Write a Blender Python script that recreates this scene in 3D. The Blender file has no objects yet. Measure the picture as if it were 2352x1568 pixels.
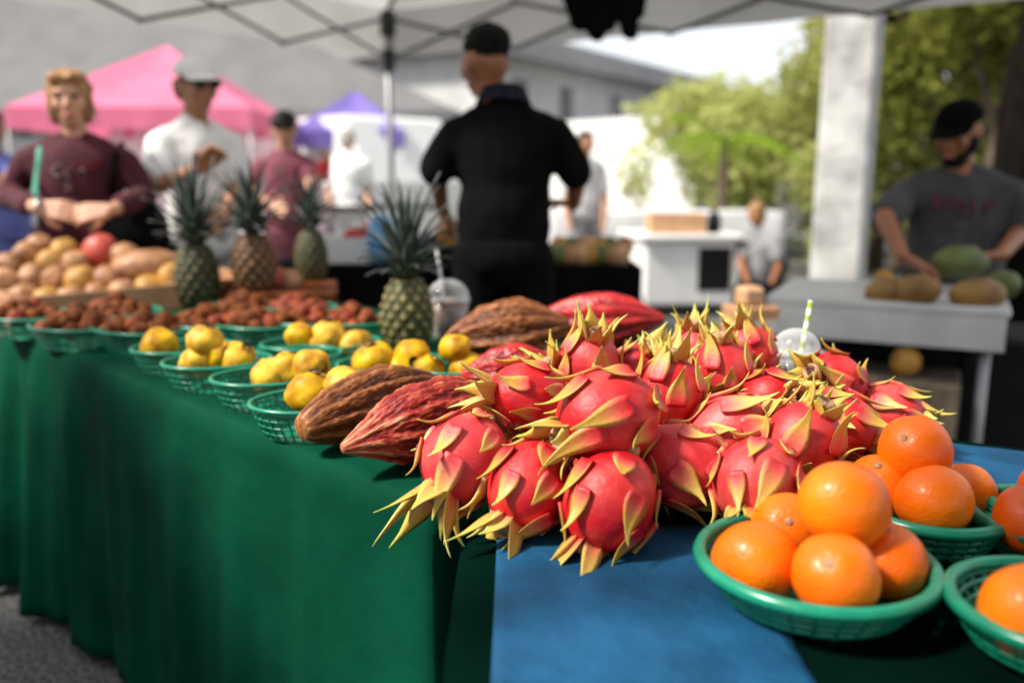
import bpy, math, random
from mathutils import Vector, Matrix, Euler, noise
rnd = random.Random(11)
C = bpy.context.scene.collection
sc = bpy.context.scene
V = Vector
PI = math.pi

# ------------------------------------------------------------------ camera, sky, sun, exposure
CAM = V((0, 0, 1.18)); PITCH = math.radians(10.87); FPX = 2000.0     # focal length in pixels of a 2352 px wide picture
cd = bpy.data.cameras.new('camera'); cam = bpy.data.objects.new('camera', cd); C.objects.link(cam)
cam.location = CAM; cam.rotation_euler = (PI/2 - PITCH, 0, 0)
cd.sensor_width = 36; cd.lens = 36*FPX/2352; cd.clip_start = .02; cd.clip_end = 500
cd.dof.use_dof = True; cd.dof.focus_distance = 1.13; cd.dof.aperture_fstop = 1.9
sc.camera = cam
SUN_EL, SUN_AZ = math.radians(48), math.radians(252)                  # azimuth clockwise from +Y: the sun stands to the left, a little behind
w = bpy.data.worlds.new('World'); sc.world = w; w.use_nodes = True
nt = w.node_tree; bg = nt.nodes['Background']
sky = nt.nodes.new('ShaderNodeTexSky'); sky.sky_type = 'NISHITA'; sky.sun_disc = False
sky.sun_elevation = SUN_EL; sky.sun_rotation = SUN_AZ
mx = nt.nodes.new('ShaderNodeMixRGB'); mx.inputs[0].default_value = .85; mx.inputs[2].default_value = (5.9, 6.0, 6.15, 1)
nt.links.new(sky.outputs[0], mx.inputs[1]); nt.links.new(mx.outputs[0], bg.inputs[0]); bg.inputs[1].default_value = .088
sd = bpy.data.lights.new('sun', 'SUN'); sun = bpy.data.objects.new('sun', sd); C.objects.link(sun)
sd.energy = 3.4; sd.angle = math.radians(9); sd.color = (1, .935, .83)
sdir = V((math.sin(SUN_AZ)*math.cos(SUN_EL), math.cos(SUN_AZ)*math.cos(SUN_EL), math.sin(SUN_EL)))
sun.rotation_euler = sdir.to_track_quat('Z', 'Y').to_euler()
sc.view_settings.view_transform = 'Standard'; sc.view_settings.look = 'None'
sc.view_settings.exposure = 1.15; sc.view_settings.gamma = 1
sc.cycles.max_bounces = 8; sc.cycles.transparent_max_bounces = 12; sc.cycles.use_denoising = True

# ------------------------------------------------------------------ placing helpers (where a sight line meets a depth or a height)
def ray(u, v):
    a, b = (u-1176)/FPX, -(v-784)/FPX
    return V((a, math.cos(PITCH)+b*math.sin(PITCH), -math.sin(PITCH)+b*math.cos(PITCH)))
def at(u, v, d): return CAM + ray(u, v)*d
def tb(u, v, z):
    r = ray(u, v); return CAM + r*((z-CAM.z)/r.z)
def camdir(x, y, z):       # x along the picture, y up in it, z towards the camera
    return V((x, y*math.sin(PITCH)-z*math.cos(PITCH), y*math.cos(PITCH)+z*math.sin(PITCH))).normalized()

# ------------------------------------------------------------------ materials
def newmat(n):
    m = bpy.data.materials.new(n); m.use_nodes = True
    return m, m.node_tree.nodes, m.node_tree.links, m.node_tree.nodes['Principled BSDF']
def c4(c): return (c[0], c[1], c[2], 1)
def scl(c, k): return tuple(min(1, x*k) for x in c)
def add_bump(N, L, b, scale, strength, dist=.01, stretch=None):
    tc = N.new('ShaderNodeTexCoord'); n = N.new('ShaderNodeTexNoise'); n.inputs['Scale'].default_value = scale; n.inputs['Detail'].default_value = 4
    src = tc.outputs['Object']
    if stretch:
        mp = N.new('ShaderNodeMapping'); mp.inputs['Scale'].default_value = stretch; L.new(src, mp.inputs[0]); src = mp.outputs[0]
    L.new(src, n.inputs['Vector'])
    bu = N.new('ShaderNodeBump'); bu.inputs['Strength'].default_value = strength; bu.inputs['Distance'].default_value = dist
    L.new(n.outputs[0], bu.inputs['Height']); L.new(bu.outputs[0], b.inputs['Normal'])
def M(name, col, rough=.6, var=.18, vscale=9, col2=None, bump=0, bscale=60, bdist=.01, metal=0, spec=.5, sss=0, coat=0, stretch=None, detail=5):
    m, N, L, b = newmat(name)
    tc = N.new('ShaderNodeTexCoord'); n = N.new('ShaderNodeTexNoise'); n.inputs['Scale'].default_value = vscale; n.inputs['Detail'].default_value = detail
    src = tc.outputs['Object']
    if stretch:
        mp = N.new('ShaderNodeMapping'); mp.inputs['Scale'].default_value = stretch; L.new(src, mp.inputs[0]); src = mp.outputs[0]
    L.new(src, n.inputs['Vector'])
    r = N.new('ShaderNodeValToRGB'); L.new(n.outputs[0], r.inputs[0])
    r.color_ramp.elements[0].position = .35; r.color_ramp.elements[1].position = .68
    r.color_ramp.elements[0].color = c4(scl(col, 1-var)); r.color_ramp.elements[1].color = c4(col2 or scl(col, 1+var))
    L.new(r.outputs[0], b.inputs['Base Color'])
    b.inputs['Roughness'].default_value = rough; b.inputs['Metallic'].default_value = metal
    b.inputs['Specular IOR Level'].default_value = spec
    if sss:
        b.inputs['Subsurface Weight'].default_value = sss; b.inputs['Subsurface Radius'].default_value = (.008, .003, .002); b.inputs['Subsurface Scale'].default_value = 1
    if coat: b.inputs['Coat Weight'].default_value = coat; b.inputs['Coat Roughness'].default_value = .15
    if bump: add_bump(N, L, b, bscale, bump, bdist, stretch)
    return m
def MA(name, stops, rough=.5, var=.12, vscale=30, bump=0, bscale=80, bdist=.004, spec=.5, sss=0):
    """colour from the vertex attribute t, mottled by noise"""
    m, N, L, b = newmat(name)
    a = N.new('ShaderNodeAttribute'); a.attribute_name = 't'
    tc = N.new('ShaderNodeTexCoord'); n = N.new('ShaderNodeTexNoise'); n.inputs['Scale'].default_value = vscale; n.inputs['Detail'].default_value = 5
    L.new(tc.outputs['Object'], n.inputs['Vector'])
    ad = N.new('ShaderNodeMath'); ad.operation = 'MULTIPLY_ADD'; ad.inputs[1].default_value = var*2
    L.new(n.outputs[0], ad.inputs[0])
    sb = N.new('ShaderNodeMath'); sb.operation = 'SUBTRACT'; sb.inputs[1].default_value = var; L.new(a.outputs['Fac'], sb.inputs[0])
    L.new(sb.outputs[0], ad.inputs[2])
    r = N.new('ShaderNodeValToRGB'); L.new(ad.outputs[0], r.inputs[0])
    e = r.color_ramp.elements
    while len(e) < len(stops): e.new(.5)
    for k, (p, c) in enumerate(stops): e[k].position = p; e[k].color = c4(c)
    L.new(r.outputs[0], b.inputs['Base Color'])
    b.inputs['Roughness'].default_value = rough; b.inputs['Specular IOR Level'].default_value = spec
    if sss:
        b.inputs['Subsurface Weight'].default_value = sss; b.inputs['Subsurface Radius'].default_value = (.008, .003, .002); b.inputs['Subsurface Scale'].default_value = 1
    if bump: add_bump(N, L, b, bscale, bump, bdist)
    return m
def vary(m, amount):
    N, L = m.node_tree.nodes, m.node_tree.links; b = N['Principled BSDF']; src = b.inputs['Base Color'].links[0].from_socket
    o = N.new('ShaderNodeObjectInfo'); h = N.new('ShaderNodeHueSaturation'); mr = N.new('ShaderNodeMapRange'); mr.inputs[3].default_value = 1-amount; mr.inputs[4].default_value = 1+amount
    L.new(o.outputs['Random'], mr.inputs[0]); L.new(mr.outputs[0], h.inputs['Value']); m2 = N.new('ShaderNodeMapRange'); m2.inputs[3].default_value = 1.04; m2.inputs[4].default_value = .95
    L.new(o.outputs['Random'], m2.inputs[0]); L.new(m2.outputs[0], h.inputs['Saturation']); L.new(src, h.inputs['Color']); L.new(h.outputs[0], b.inputs['Base Color'])
def MT(name, col, k=.35, rough=.8):
    """thin fabric or leaf: part of the light passes through"""
    m, N, L, b = newmat(name)
    tc = N.new('ShaderNodeTexCoord'); n = N.new('ShaderNodeTexNoise'); n.inputs['Scale'].default_value = 1.7; n.inputs['Detail'].default_value = 6
    L.new(tc.outputs['Object'], n.inputs['Vector'])
    r = N.new('ShaderNodeValToRGB'); L.new(n.outputs[0], r.inputs[0]); r.color_ramp.elements[0].position = .3; r.color_ramp.elements[1].position = .7
    r.color_ramp.elements[0].color = c4(scl(col, .85)); r.color_ramp.elements[1].color = c4(scl(col, 1.1))
    L.new(r.outputs[0], b.inputs['Base Color']); b.inputs['Roughness'].default_value = rough; b.inputs['Specular IOR Level'].default_value = .2
    t = N.new('ShaderNodeBsdfTranslucent'); L.new(r.outputs[0], t.inputs[0])
    x = N.new('ShaderNodeMixShader'); x.inputs[0].default_value = k
    L.new(b.outputs[0], x.inputs[1]); L.new(t.outputs[0], x.inputs[2]); L.new(x.outputs[0], N['Material Output'].inputs[0])
    return m

# ------------------------------------------------------------------ mesh helpers
class MB:
    def __init__(s): s.v = []; s.f = []; s.t = []; s.m = []
    def add(s, vs, fs, t=0.0, mi=0):
        o = len(s.v); s.v += [tuple(x) for x in vs]
        s.t += list(t) if hasattr(t, '__len__') else [t]*len(vs)
        s.f += [tuple(i+o for i in f) for f in fs]; s.m += [mi]*len(fs)
        return s
    def grid(s, rows, closed=True, cap0=False, cap1=False, t=0.0, mi=0):
        n = len(rows[0]); vs = [p for r in rows for p in r]; fs = []
        for i in range(len(rows)-1):
            for j in range(n if closed else n-1):
                k = (j+1) % n
                fs.append((i*n+j, i*n+k, (i+1)*n+k, (i+1)*n+j))
        if cap0: fs.append(tuple(reversed(range(n))))
        if cap1: fs.append(tuple(range((len(rows)-1)*n, len(rows)*n)))
        return s.add(vs, fs, t, mi)
    def box(s, c, d, rot=0, t=0.0, mi=0, bev=0):
        x, y, z = (k/2 for k in d); b = min(bev, x*.9, y*.9, z*.9)
        R_ = Matrix.Rotation(rot, 3, 'Z'); c = V(c)
        if b <= 0:
            vs = [c+R_@V((i*x, j*y, k*z)) for i in (-1, 1) for j in (-1, 1) for k in (-1, 1)]
            return s.add(vs, [(0, 1, 3, 2), (4, 6, 7, 5), (0, 4, 5, 1), (2, 3, 7, 6), (0, 2, 6, 4), (1, 5, 7, 3)], t, mi)
        def ring(q, zz):
            xx, yy = x-q, y-q; o = []
            for sx, sy in ((1, 1), (-1, 1), (-1, -1), (1, -1)):
                p1, p2 = ((sx*x if q == 0 else sx*xx, sy*(yy-(b if q == 0 else 0))), (sx*(xx-(b if q == 0 else 0)), sy*y if q == 0 else sy*yy))
                if sx*sy < 0: p1, p2 = p2, p1
                o += [c+R_@V((p1[0], p1[1], zz)), c+R_@V((p2[0], p2[1], zz))]
            return o
        return s.grid([ring(b, -z), ring(0, -z+b), ring(0, z-b), ring(b, z)], True, True, True, t, mi)
    def tube(s, pts, rad, n=8, closed=False, cap=True, t=0.0, mi=0, flat=1.0):
        pts = [V(p) for p in pts]; m = len(pts); rows = []; ref = None
        if not hasattr(rad, '__len__'): rad = [rad]*m
        for i, p in enumerate(pts):
            a = pts[(i-1) % m] if (closed or i > 0) else p; b = pts[(i+1) % m] if (closed or i < m-1) else p
            d = (b-a).normalized()
            if ref is None: ref = V((0, 0, 1)) if abs(d.z) < .9 else V((1, 0, 0))
            x = d.cross(ref).normalized(); y = x.cross(d).normalized(); ref = y
            rows.append([p+(x*math.cos(2*PI*j/n)+y*math.sin(2*PI*j/n)*flat)*rad[i] for j in range(n)])
        if closed: rows.append(rows[0])
        return s.grid(rows, True, cap and not closed, cap and not closed, t, mi)
    def lathe(s, prof, n=24, c=(0, 0, 0), t=0.0, mi=0, sx=1, sy=1):
        c = V(c)
        return s.grid([[c+V((r*sx*math.cos(2*PI*j/n), r*sy*math.sin(2*PI*j/n), z)) for j in range(n)] for r, z in prof], True, prof[0][0] > 1e-6, prof[-1][0] > 1e-6, t, mi)
    def capsule(s, p0, r0, p1, r1, n=12):
        p0, p1 = V(p0), V(p1); d = (p1-p0); L_ = d.length
        d = d/L_ if L_ > 1e-6 else V((0, 0, 1))
        x = d.orthogonal().normalized(); y = d.cross(x); rows = []
        for k in range(4): a = -PI/2+.05+k*(PI/2-.05)/3; rows.append((p0+d*r0*math.sin(a), r0*math.cos(a)))
        for k in range(4): a = k*(PI/2-.05)/3; rows.append((p1+d*r1*math.sin(a), r1*math.cos(a)))
        return s.grid([[c+(x*math.cos(2*PI*j/n)+y*math.sin(2*PI*j/n))*r for j in range(n)] for c, r in rows], True, True, True)
    def ell(s, c, r, rot=None, n=16, m=10):
        c = V(c); rows = []
        for i in range(m+1):
            a = -PI/2+.04+(PI-.08)*i/m
            row = []
            for j in range(n):
                p = V((r[0]*math.cos(a)*math.cos(2*PI*j/n), r[1]*math.cos(a)*math.sin(2*PI*j/n), r[2]*math.sin(a)))
                row.append(c+(rot@p if rot else p))
            rows.append(row)
        return s.grid(rows, True, True, True)
    def mesh(s, name, mats, smooth=True):
        me = bpy.data.meshes.new(name); me.from_pydata(s.v, [], s.f)
        for m in (mats if isinstance(mats, (list, tuple)) else [mats]): me.materials.append(m)
        me.polygons.foreach_set('use_smooth', [smooth]*len(me.polygons)); me.polygons.foreach_set('material_index', s.m)
        a = me.attributes.new('t', 'FLOAT', 'POINT'); a.data.foreach_set('value', s.t)
        me.update(); return me
    def build(s, name, mats, parent=None, smooth=True, **k):
        o = bpy.data.objects.new(name, s.mesh(name, mats, smooth)); C.objects.link(o)
        if parent: o.parent = parent
        if k: tag(o, **k)
        return o
def tag(o, label=None, cat=None, group=None, kind=None):
    if label: o['label'] = label
    if cat: o['category'] = cat
    if group: o['group'] = group
    if kind: o['kind'] = kind
    return o
def thing(name, label, cat, loc=(0, 0, 0), rz=0, group=None, rot=None):
    o = bpy.data.objects.new(name, None); C.objects.link(o); o.empty_display_size = .05
    o.location = loc; o.rotation_euler = rot if rot is not None else (0, 0, rz)
    return tag(o, label, cat, group)
def copy_tree(o, parent=None):
    c = o.copy(); C.objects.link(c); c.parent = parent
    for ch in list(o.children): copy_tree(ch, c)
    return c
def fuse(mb, name, mat, parent, voxel=.012, sm=4, wrinkle=0, wscale=9, extra=None):
    """union of overlapping volumes into one continuous surface"""
    me = bpy.data.meshes.new(name); me.from_pydata(mb.v, [], mb.f)
    o = bpy.data.objects.new(name, me); C.objects.link(o)
    r = o.modifiers.new('r', 'REMESH'); r.mode = 'VOXEL'; r.voxel_size = voxel
    if sm: s = o.modifiers.new('s', 'SMOOTH'); s.factor = .5; s.iterations = sm
    dg = bpy.context.evaluated_depsgraph_get()
    m2 = bpy.data.meshes.new_from_object(o.evaluated_get(dg)); o.modifiers.clear(); o.data = m2; bpy.data.meshes.remove(me)
    m2.name = name; m2.materials.clear(); m2.materials.append(mat)
    if wrinkle:
        nn = [v.normal.copy() for v in m2.vertices]
        for v, k in zip(m2.vertices, nn):
            p = v.co*wscale; p.z *= .6
            v.co += k*wrinkle*(noise.noise(p)+.5*noise.noise(p*2.3))
    m2.polygons.foreach_set('use_smooth', [True]*len(m2.polygons)); m2.update()
    if parent: o.parent = parent
    return o

# ------------------------------------------------------------------ palette
K = {}
K['asphalt'] = M('asphalt', (.03, .029, .028), .95, .6, 90, (.26, .255, .25), bump=1, bscale=90, bdist=.01, detail=12, spec=.2)
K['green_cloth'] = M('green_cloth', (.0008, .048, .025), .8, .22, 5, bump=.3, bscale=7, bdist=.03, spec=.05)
K['shaded_cloth'] = M('shaded_cloth', (.001, .008, .0055), .95, .35, 5, bump=.4, bscale=9, bdist=.02, spec=0)  # shade on the blue table cloth, put into a near-black green
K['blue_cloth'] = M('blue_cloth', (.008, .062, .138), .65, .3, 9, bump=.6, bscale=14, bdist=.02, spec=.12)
K['black_cloth'] = M('black_cloth', (.004, .004, .005), .95, .3, 6, spec=.04)
K['basket'] = M('basket_green', (.006, .21, .12), .28, .15, 40, spec=.5)
K['wood'] = M('folding_table_top', (.5, .48, .44), .5, .1, 6)
K['steel'] = M('steel', (.45, .45, .46), .35, .1, 20, metal=.9)
K['dark_metal'] = M('dark_frame', (.035, .036, .038), .45, .2, 20, metal=.3)
K['grey_metal'] = M('grey_frame', (.3, .3, .31), .45, .1, 20, metal=.4)
K['canvas'] = MT('white_canvas', (.62, .615, .60), .36)
K['canvas_far'] = MT('far_canvas_shaded', (.19, .19, .195), .15)  # white canvas greyed: the shade of its underside is in the colour
K['canvas_thick'] = MT('blocker_canvas', (.5, .5, .5), .06)
K['blocker_curtain'] = MT('blocker_curtain_canvas', (.02, .035, .03), .05)
K['white_canvas'] = MT('bright_canvas', (.82, .82, .82), .3)
K['grey_canvas'] = MT('grey_canvas', (.4, .4, .4), .3)
K['pink'] = MT('pink_canvas', (.82, .24, .38), .35)
K['purple'] = MT('purple_canvas', (.22, .17, .52), .25)
K['dragon'] = MA('dragon_skin', [(0, (.30, .003, .007)), (.20, (.55, .014, .022)), (.34, (.66, .075, .065)), (.47, (.62, .20, .08)), (.58, (.56, .32, .06)), (.80, (.52, .40, .07)), (1, (.33, .42, .07))], .50, .14, 16, bump=.5, bscale=130, bdist=.002, spec=.5, sss=.12)
K['scar'] = M('scar_tan', (.42, .25, .14), .8, .3, 90, bump=.5, bscale=200)
K['scar_dark'] = M('scar_dark', (.06, .02, .012), .9, .3, 90)
K['cacao_brown'] = MA('cacao_brown', [(0, (.045, .010, .004)), (.35, (.15, .042, .009)), (.7, (.28, .095, .026)), (1, (.45, .21, .08))], .55, .32, 60, spec=.3, bump=.5, bscale=150, bdist=.003)
K['cacao_red'] = MA('cacao_red', [(0, (.10, .003, .003)), (.42, (.26, .014, .008)), (.72, (.40, .07, .03)), (1, (.48, .26, .12))], .5, .32, 55, spec=.35, bump=.5, bscale=150, bdist=.003)
K['cacao_scarlet'] = MA('cacao_scarlet', [(0, (.14, .003, .004)), (.5, (.4, .008, .01)), (1, (.56, .03, .02))], .4, .25, 20, bump=.3, bscale=120, bdist=.003)
K['orange'] = M('orange_peel', (.88, .12, .001), .38, .1, 6, (.92, .23, .0015), bump=.35, bscale=230, bdist=.003, spec=.32, sss=.05, coat=.1)
K['orange_deep'] = M('orange_peel_deep', (.74, .10, .003), .35, .12, 7, bump=.22, bscale=260, bdist=.0025, sss=.1)
K['yellow'] = M('yellow_fruit', (.54, .23, .003), .5, .35, 26, (.80, .48, .006), bump=.5, bscale=45, bdist=.006, sss=.05, spec=.3)
K['calyx'] = M('calyx', (.05, .02, .01), .9, .3, 60)
K['lychee'] = M('small_brown_fruit', (.105, .018, .005), .7, .5, 45, (.21, .06, .012), bump=.6, bscale=160, bdist=.003, spec=.15)
K['tan'] = M('tan_fruit', (.33, .13, .05), .55, .4, 14, (.48, .24, .10), bump=.25, bscale=60)
K['tan2'] = M('ochre_fruit', (.40, .20, .03), .55, .25, 14, bump=.25, bscale=60)
K['rosy'] = M('rosy_fruit', (.42, .06, .035), .5, .3, 10, bump=.2, bscale=60)
K['pine'] = MA('pineapple_rind', [(0, (.02, .02, .006)), (.35, (.085, .09, .018)), (.7, (.17, .16, .04)), (1, (.42, .24, .1))], .6, .22, 26, bump=.4, bscale=120)
K['pine_dark'] = MA('pineapple_rind_dark', [(0, (.012, .012, .004)), (.35, (.045, .05, .012)), (.7, (.10, .095, .028)), (1, (.22, .12, .05))], .6, .22, 26)
K['pine_brown'] = MA('pineapple_rind_brown', [(0, (.02, .012, .006)), (.4, (.14, .06, .02)), (.75, (.26, .12, .03)), (1, (.36, .2, .08))], .6, .22, 26)
K['pine_leaf'] = MA('pineapple_leaf', [(0, (.06, .08, .03)), (.4, (.034, .05, .044)), (1, (.05, .066, .062))], .5, .15, 12)
K['skin'] = M('skin', (.55, .29, .18), .5, .1, 12, sss=.1)
K['skin_tan'] = M('skin_tan', (.36, .17, .09), .5, .12, 12, sss=.1)
K['skin_brown'] = M('skin_brown', (.29, .11, .045), .5, .12, 12, sss=.08)
K['hair_blond'] = M('hair_blond', (.34, .17, .065), .55, .5, 40, bump=.6, bscale=70, stretch=(1, 1, .2))
K['hair_black'] = M('hair_black', (.007, .006, .005), .75, .4, 60, bump=.6, bscale=90, spec=.12)
K['hair_white'] = M('hair_pale', (.7, .66, .6), .6, .2, 40)
K['maroon'] = M('maroon_knit', (.062, .004, .012), .9, .25, 7, bump=.4, bscale=180)
K['mauve'] = M('mauve_cotton', (.20, .05, .075), .9, .25, 7)
K['wine'] = M('wine_cotton', (.07, .01, .02), .9, .25, 7)
K['white_shirt'] = M('white_cotton', (.8, .8, .79), .9, .06, 7, bump=.2, bscale=160)
K['grey_shirt'] = M('grey_cotton', (.045, .045, .048), .9, .25, 7, bump=.2, bscale=160)
K['mid_grey'] = M('mid_grey_cotton', (.25, .25, .26), .9, .2, 7)
K['pale_grey'] = M('pale_grey_plastic', (.5, .5, .5), .6, .1, 7)
K['black_shirt'] = M('black_cotton', (.005, .005, .006), .95, .3, 7, bump=.2, bscale=160, spec=.06)
K['blue_shirt'] = M('blue_cotton', (.12, .14, .4), .9, .2, 7)
K['denim'] = M('dark_denim', (.012, .014, .022), .95, .3, 30, spec=.1)
K['glasses'] = M('dark_lens', (.01, .008, .008), .15, .1, 7)
K['white_paint'] = M('white_paint', (.78, .78, .77), .5, .06, 4)
K['table_white'] = M('dull_white_table', (.54, .54, .535), .5, .12, 5)
K['grey_wall'] = M('pale_render', (.50, .50, .50), .9, .1, 1.5, bump=.2, bscale=12)
K['roof_edge'] = M('grey_fascia', (.26, .26, .265), .8, .15, 2)
K['plaster'] = M('weathered_plaster', (.42, .42, .41), .9, .25, 4, (.6, .6, .59), bump=.5, bscale=22, bdist=.02)
K['black_plastic'] = M('black_plastic', (.006, .006, .007), .6, .3, 12, spec=.2)
K['carton'] = M('carton_tan', (.42, .22, .11), .8, .15, 14)
K['cardboard'] = M('cardboard_pale', (.55, .32, .17), .8, .12, 14)
K['teal'] = M('teal_webbing', (.06, .32, .22), .7, .1, 20)
K['lip'] = M('lips', (.4, .12, .1), .5, .1, 20)
K['red'] = M('red_plastic', (.68, .015, .02), .45, .1, 20)
K['green_fruit'] = M('green_fruit', (.085, .11, .02), .5, .3, 12, bump=.2, bscale=60)
K['papaya'] = M('papaya_rind', (.27, .11, .025), .5, .45, 9, (.30, .17, .03), bump=.2, bscale=60)
K['tomato_dull'] = M('small_red_fruit', (.24, .012, .006), .55, .5, 30, (.32, .07, .02), bump=.4, bscale=120, spec=.2)
K['tomato'] = M('tomato_red', (.42, .03, .015), .35, .2, 12)
K['bark'] = M('dark_bark', (.006, .005, .004), .95, .4, 18, spec=.03, bump=.8, bscale=30, stretch=(1, 1, .25))
K['trunk'] = M('brown_bark', (.10, .075, .05), .95, .4, 18, bump=.8, bscale=30, stretch=(1, 1, .25))
K['leaf_dark'] = MT('leaf_dark', (.18, .195, .035), .5)
K['leaf_mid'] = MT('leaf_mid', (.38, .40, .12), .5)
K['leaf_pale'] = MT('leaf_pale', (.5, .53, .19), .5)  # sunlit haze is put into this pale leaf colour
K['leaf_bright'] = MT('leaf_bright', (.22, .34, .02), .4)
K['sky_blue'] = M('light_blue_plastic', (.15, .42, .75), .5, .15, 12)
K['print_red'] = M('maroon_print', (.13, .012, .03), .8, .15, 20)
K['print_pale'] = M('pale_print', (.45, .35, .36), .8, .15, 20)
K['print_bright'] = M('red_print', (.25, .01, .01), .8, .15, 20)
def clear_mat(name, col, rough=.06, mixf=.55):
    m, N, L, b = newmat(name)
    b.inputs['Base Color'].default_value = c4(col); b.inputs['Roughness'].default_value = rough; b.inputs['Specular IOR Level'].default_value = .8
    t = N.new('ShaderNodeBsdfTransparent'); fr = N.new('ShaderNodeLayerWeight'); fr.inputs[0].default_value = .35
    x = N.new('ShaderNodeMixShader'); mu = N.new('ShaderNodeMath'); mu.operation = 'MULTIPLY_ADD'; mu.inputs[1].default_value = .5; mu.inputs[2].default_value = 1-mixf-.3
    L.new(fr.outputs['Facing'], mu.inputs[0]); L.new(mu.outputs[0], x.inputs[0]); L.new(t.outputs[0], x.inputs[1]); L.new(b.outputs[0], x.inputs[2])
    L.new(x.outputs[0], N['Material Output'].inputs[0]); return m
K['clear'] = clear_mat('clear_plastic', (.8, .82, .82))
K['ice'] = M('pale_drink', (.42, .44, .44), .25, .2, 30)
K['brown_drink'] = M('brown_drink', (.20, .06, .02), .25, .2, 12)

for k_ in ('dragon', 'tan', 'lychee', 'yellow'): vary(K[k_], .12)
# ------------------------------------------------------------------ ground
g = MB(); n = 60
xs = [-120+240*i/n for i in range(n+1)]; ys = [-40+260*i/n for i in range(n+1)]
g.grid([[V((x, y, 0)) for x in xs] for y in ys], closed=False)
g.build('ground', K['asphalt'], kind='structure')

# ------------------------------------------------------------------ tents
def bar(a, b, r, name, mat, parent, n=8, sq=False):
    return MB().tube([a, b], r, 4 if sq else n).build(name, mat, parent, smooth=not sq)
def tent(name, label, A, B, D, ze, zp, mat, legs=True, val=.24, group=None, wallsides=(), sag=.12, wmat=None, legmat=None):
    """A corner, B and D neighbours on the ground (x, y); eave height ze, peak zp"""
    A, B, D = V((*A, 0)), V((*B, 0)), V((*D, 0)); E = B+D-A; cs = [A, B, E, D]; ctr = (A+E)/2
    root = thing(name, label, 'canopy', ctr, 0, group)
    q = [c-ctr for c in cs]
    roof = MB(); m = 9
    for k in range(4):
        p0, p1 = q[k]+V((0, 0, ze)), q[(k+1) % 4]+V((0, 0, ze)); pk = V((0, 0, zp)); rows = []
        for i in range(m):
            f = i/(m-1); rows.append([(p0.lerp(p1, j/(m-1))).lerp(pk, f)-V((0, 0, sag*math.sin(PI*f)*math.sin(PI*j/(m-1)))) for j in range(m)])
        roof.grid(rows, closed=False)
    roof.build('canopy_roof', mat, root)
    va = MB()
    for k in range(4):
        p0, p1 = q[k]*1.003, q[(k+1) % 4]*1.003
        out = ((p0+p1)/2).normalized()
        rows = [[p0.lerp(p1, j/24)+out*(.012*math.sin(j*1.9+k)*h)+V((0, 0, ze+.01-h*val)) for j in range(25)] for h in (0, .5, 1)]
        va.grid(rows, closed=False)
    va.build('valance', mat, root)
    for k in wallsides:
        p0, p1 = q[k]*.99, q[(k+1) % 4]*.99; out = ((p0+p1)/2).normalized()
        MB().grid([[p0.lerp(p1, j/40)+out*(.03*math.sin(j*.9))+V((0, 0, z)) for j in range(41)] for z in (.05, 1, ze-.05)], closed=False).build('side_curtain', wmat or mat, root)
    if legs:
        for p in q: bar(p*.985+V((0, 0, 0)), p*.985+V((0, 0, ze)), .02, 'leg', legmat or K['grey_metal'], root)
    return root, q, ctr
# our stall's tent: far corner with its leg, truss bars to both sides
CX = V((-.9, 6.5, 0)); dl = V((-.55, -.835, 0)).normalized(); dr = V((.835, -.55, 0)).normalized()
LA, LB = 3.0, 4.4
TA = CX; TB = CX+dl*LA; TD = CX+dr*LB
tr, q, ctr = tent('stall_canopy', 'white canopy over the fruit stall with dark folding truss', TA.xy, TB.xy, TD.xy, 2.32, 3.3, K['canvas'], legs=False, val=.34)
for c, rr in ((TA, .024), (TB, .022), (TA+dl*LA+dr*LB, .022), (TD, .022)):
    c = c-(c-ctr).normalized()*.06
    bar(c-ctr, c-ctr+V((0, 0, 2.3)), rr, 'leg', K['grey_metal'], tr)
    h = MB(); h.box(c-ctr+V((0, 0, 1.97)), (.075, .075, .15), .6, bev=.01); h.build('slider_bracket', K['dark_metal'], tr)
    h = MB(); h.box(c-ctr+V((0, 0, 2.22)), (.085, .085, .17), .6, bev=.01); h.build('corner_bracket', K['dark_metal'], tr)
def truss(a, d, ln, cells):
    st = ln/cells
    for i in range(cells):
        p0, p1 = a+d*st*i, a+d*st*(i+1)
        o = V((-d.y, d.x, 0))*.012; ins = -((p0+p1)/2).normalized()*.05
        bar(p0+ins+V((0, 0, 1.97))+o, p1+ins+V((0, 0, 2.26))+o, .0115, 'truss_bar', K['dark_metal'], tr, sq=True)
        bar(p0+ins+V((0, 0, 2.26))-o, p1+ins+V((0, 0, 1.97))-o, .0115, 'truss_bar', K['dark_metal'], tr, sq=True)
truss(TA-ctr, dl, LA, 3); truss(TA-ctr, dr, LB, 4); truss(TB-ctr, dr, LB, 4); truss(TD-ctr, dl, LA, 2)
pk = V((0, 0, 3.2))
for p in (TA, TB, TA+dl*LA+dr*LB, TD): bar((p-ctr)*.97+V((0, 0, 2.30)), pk, .016, 'rafter', K['dark_metal'], tr, sq=True)
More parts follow.
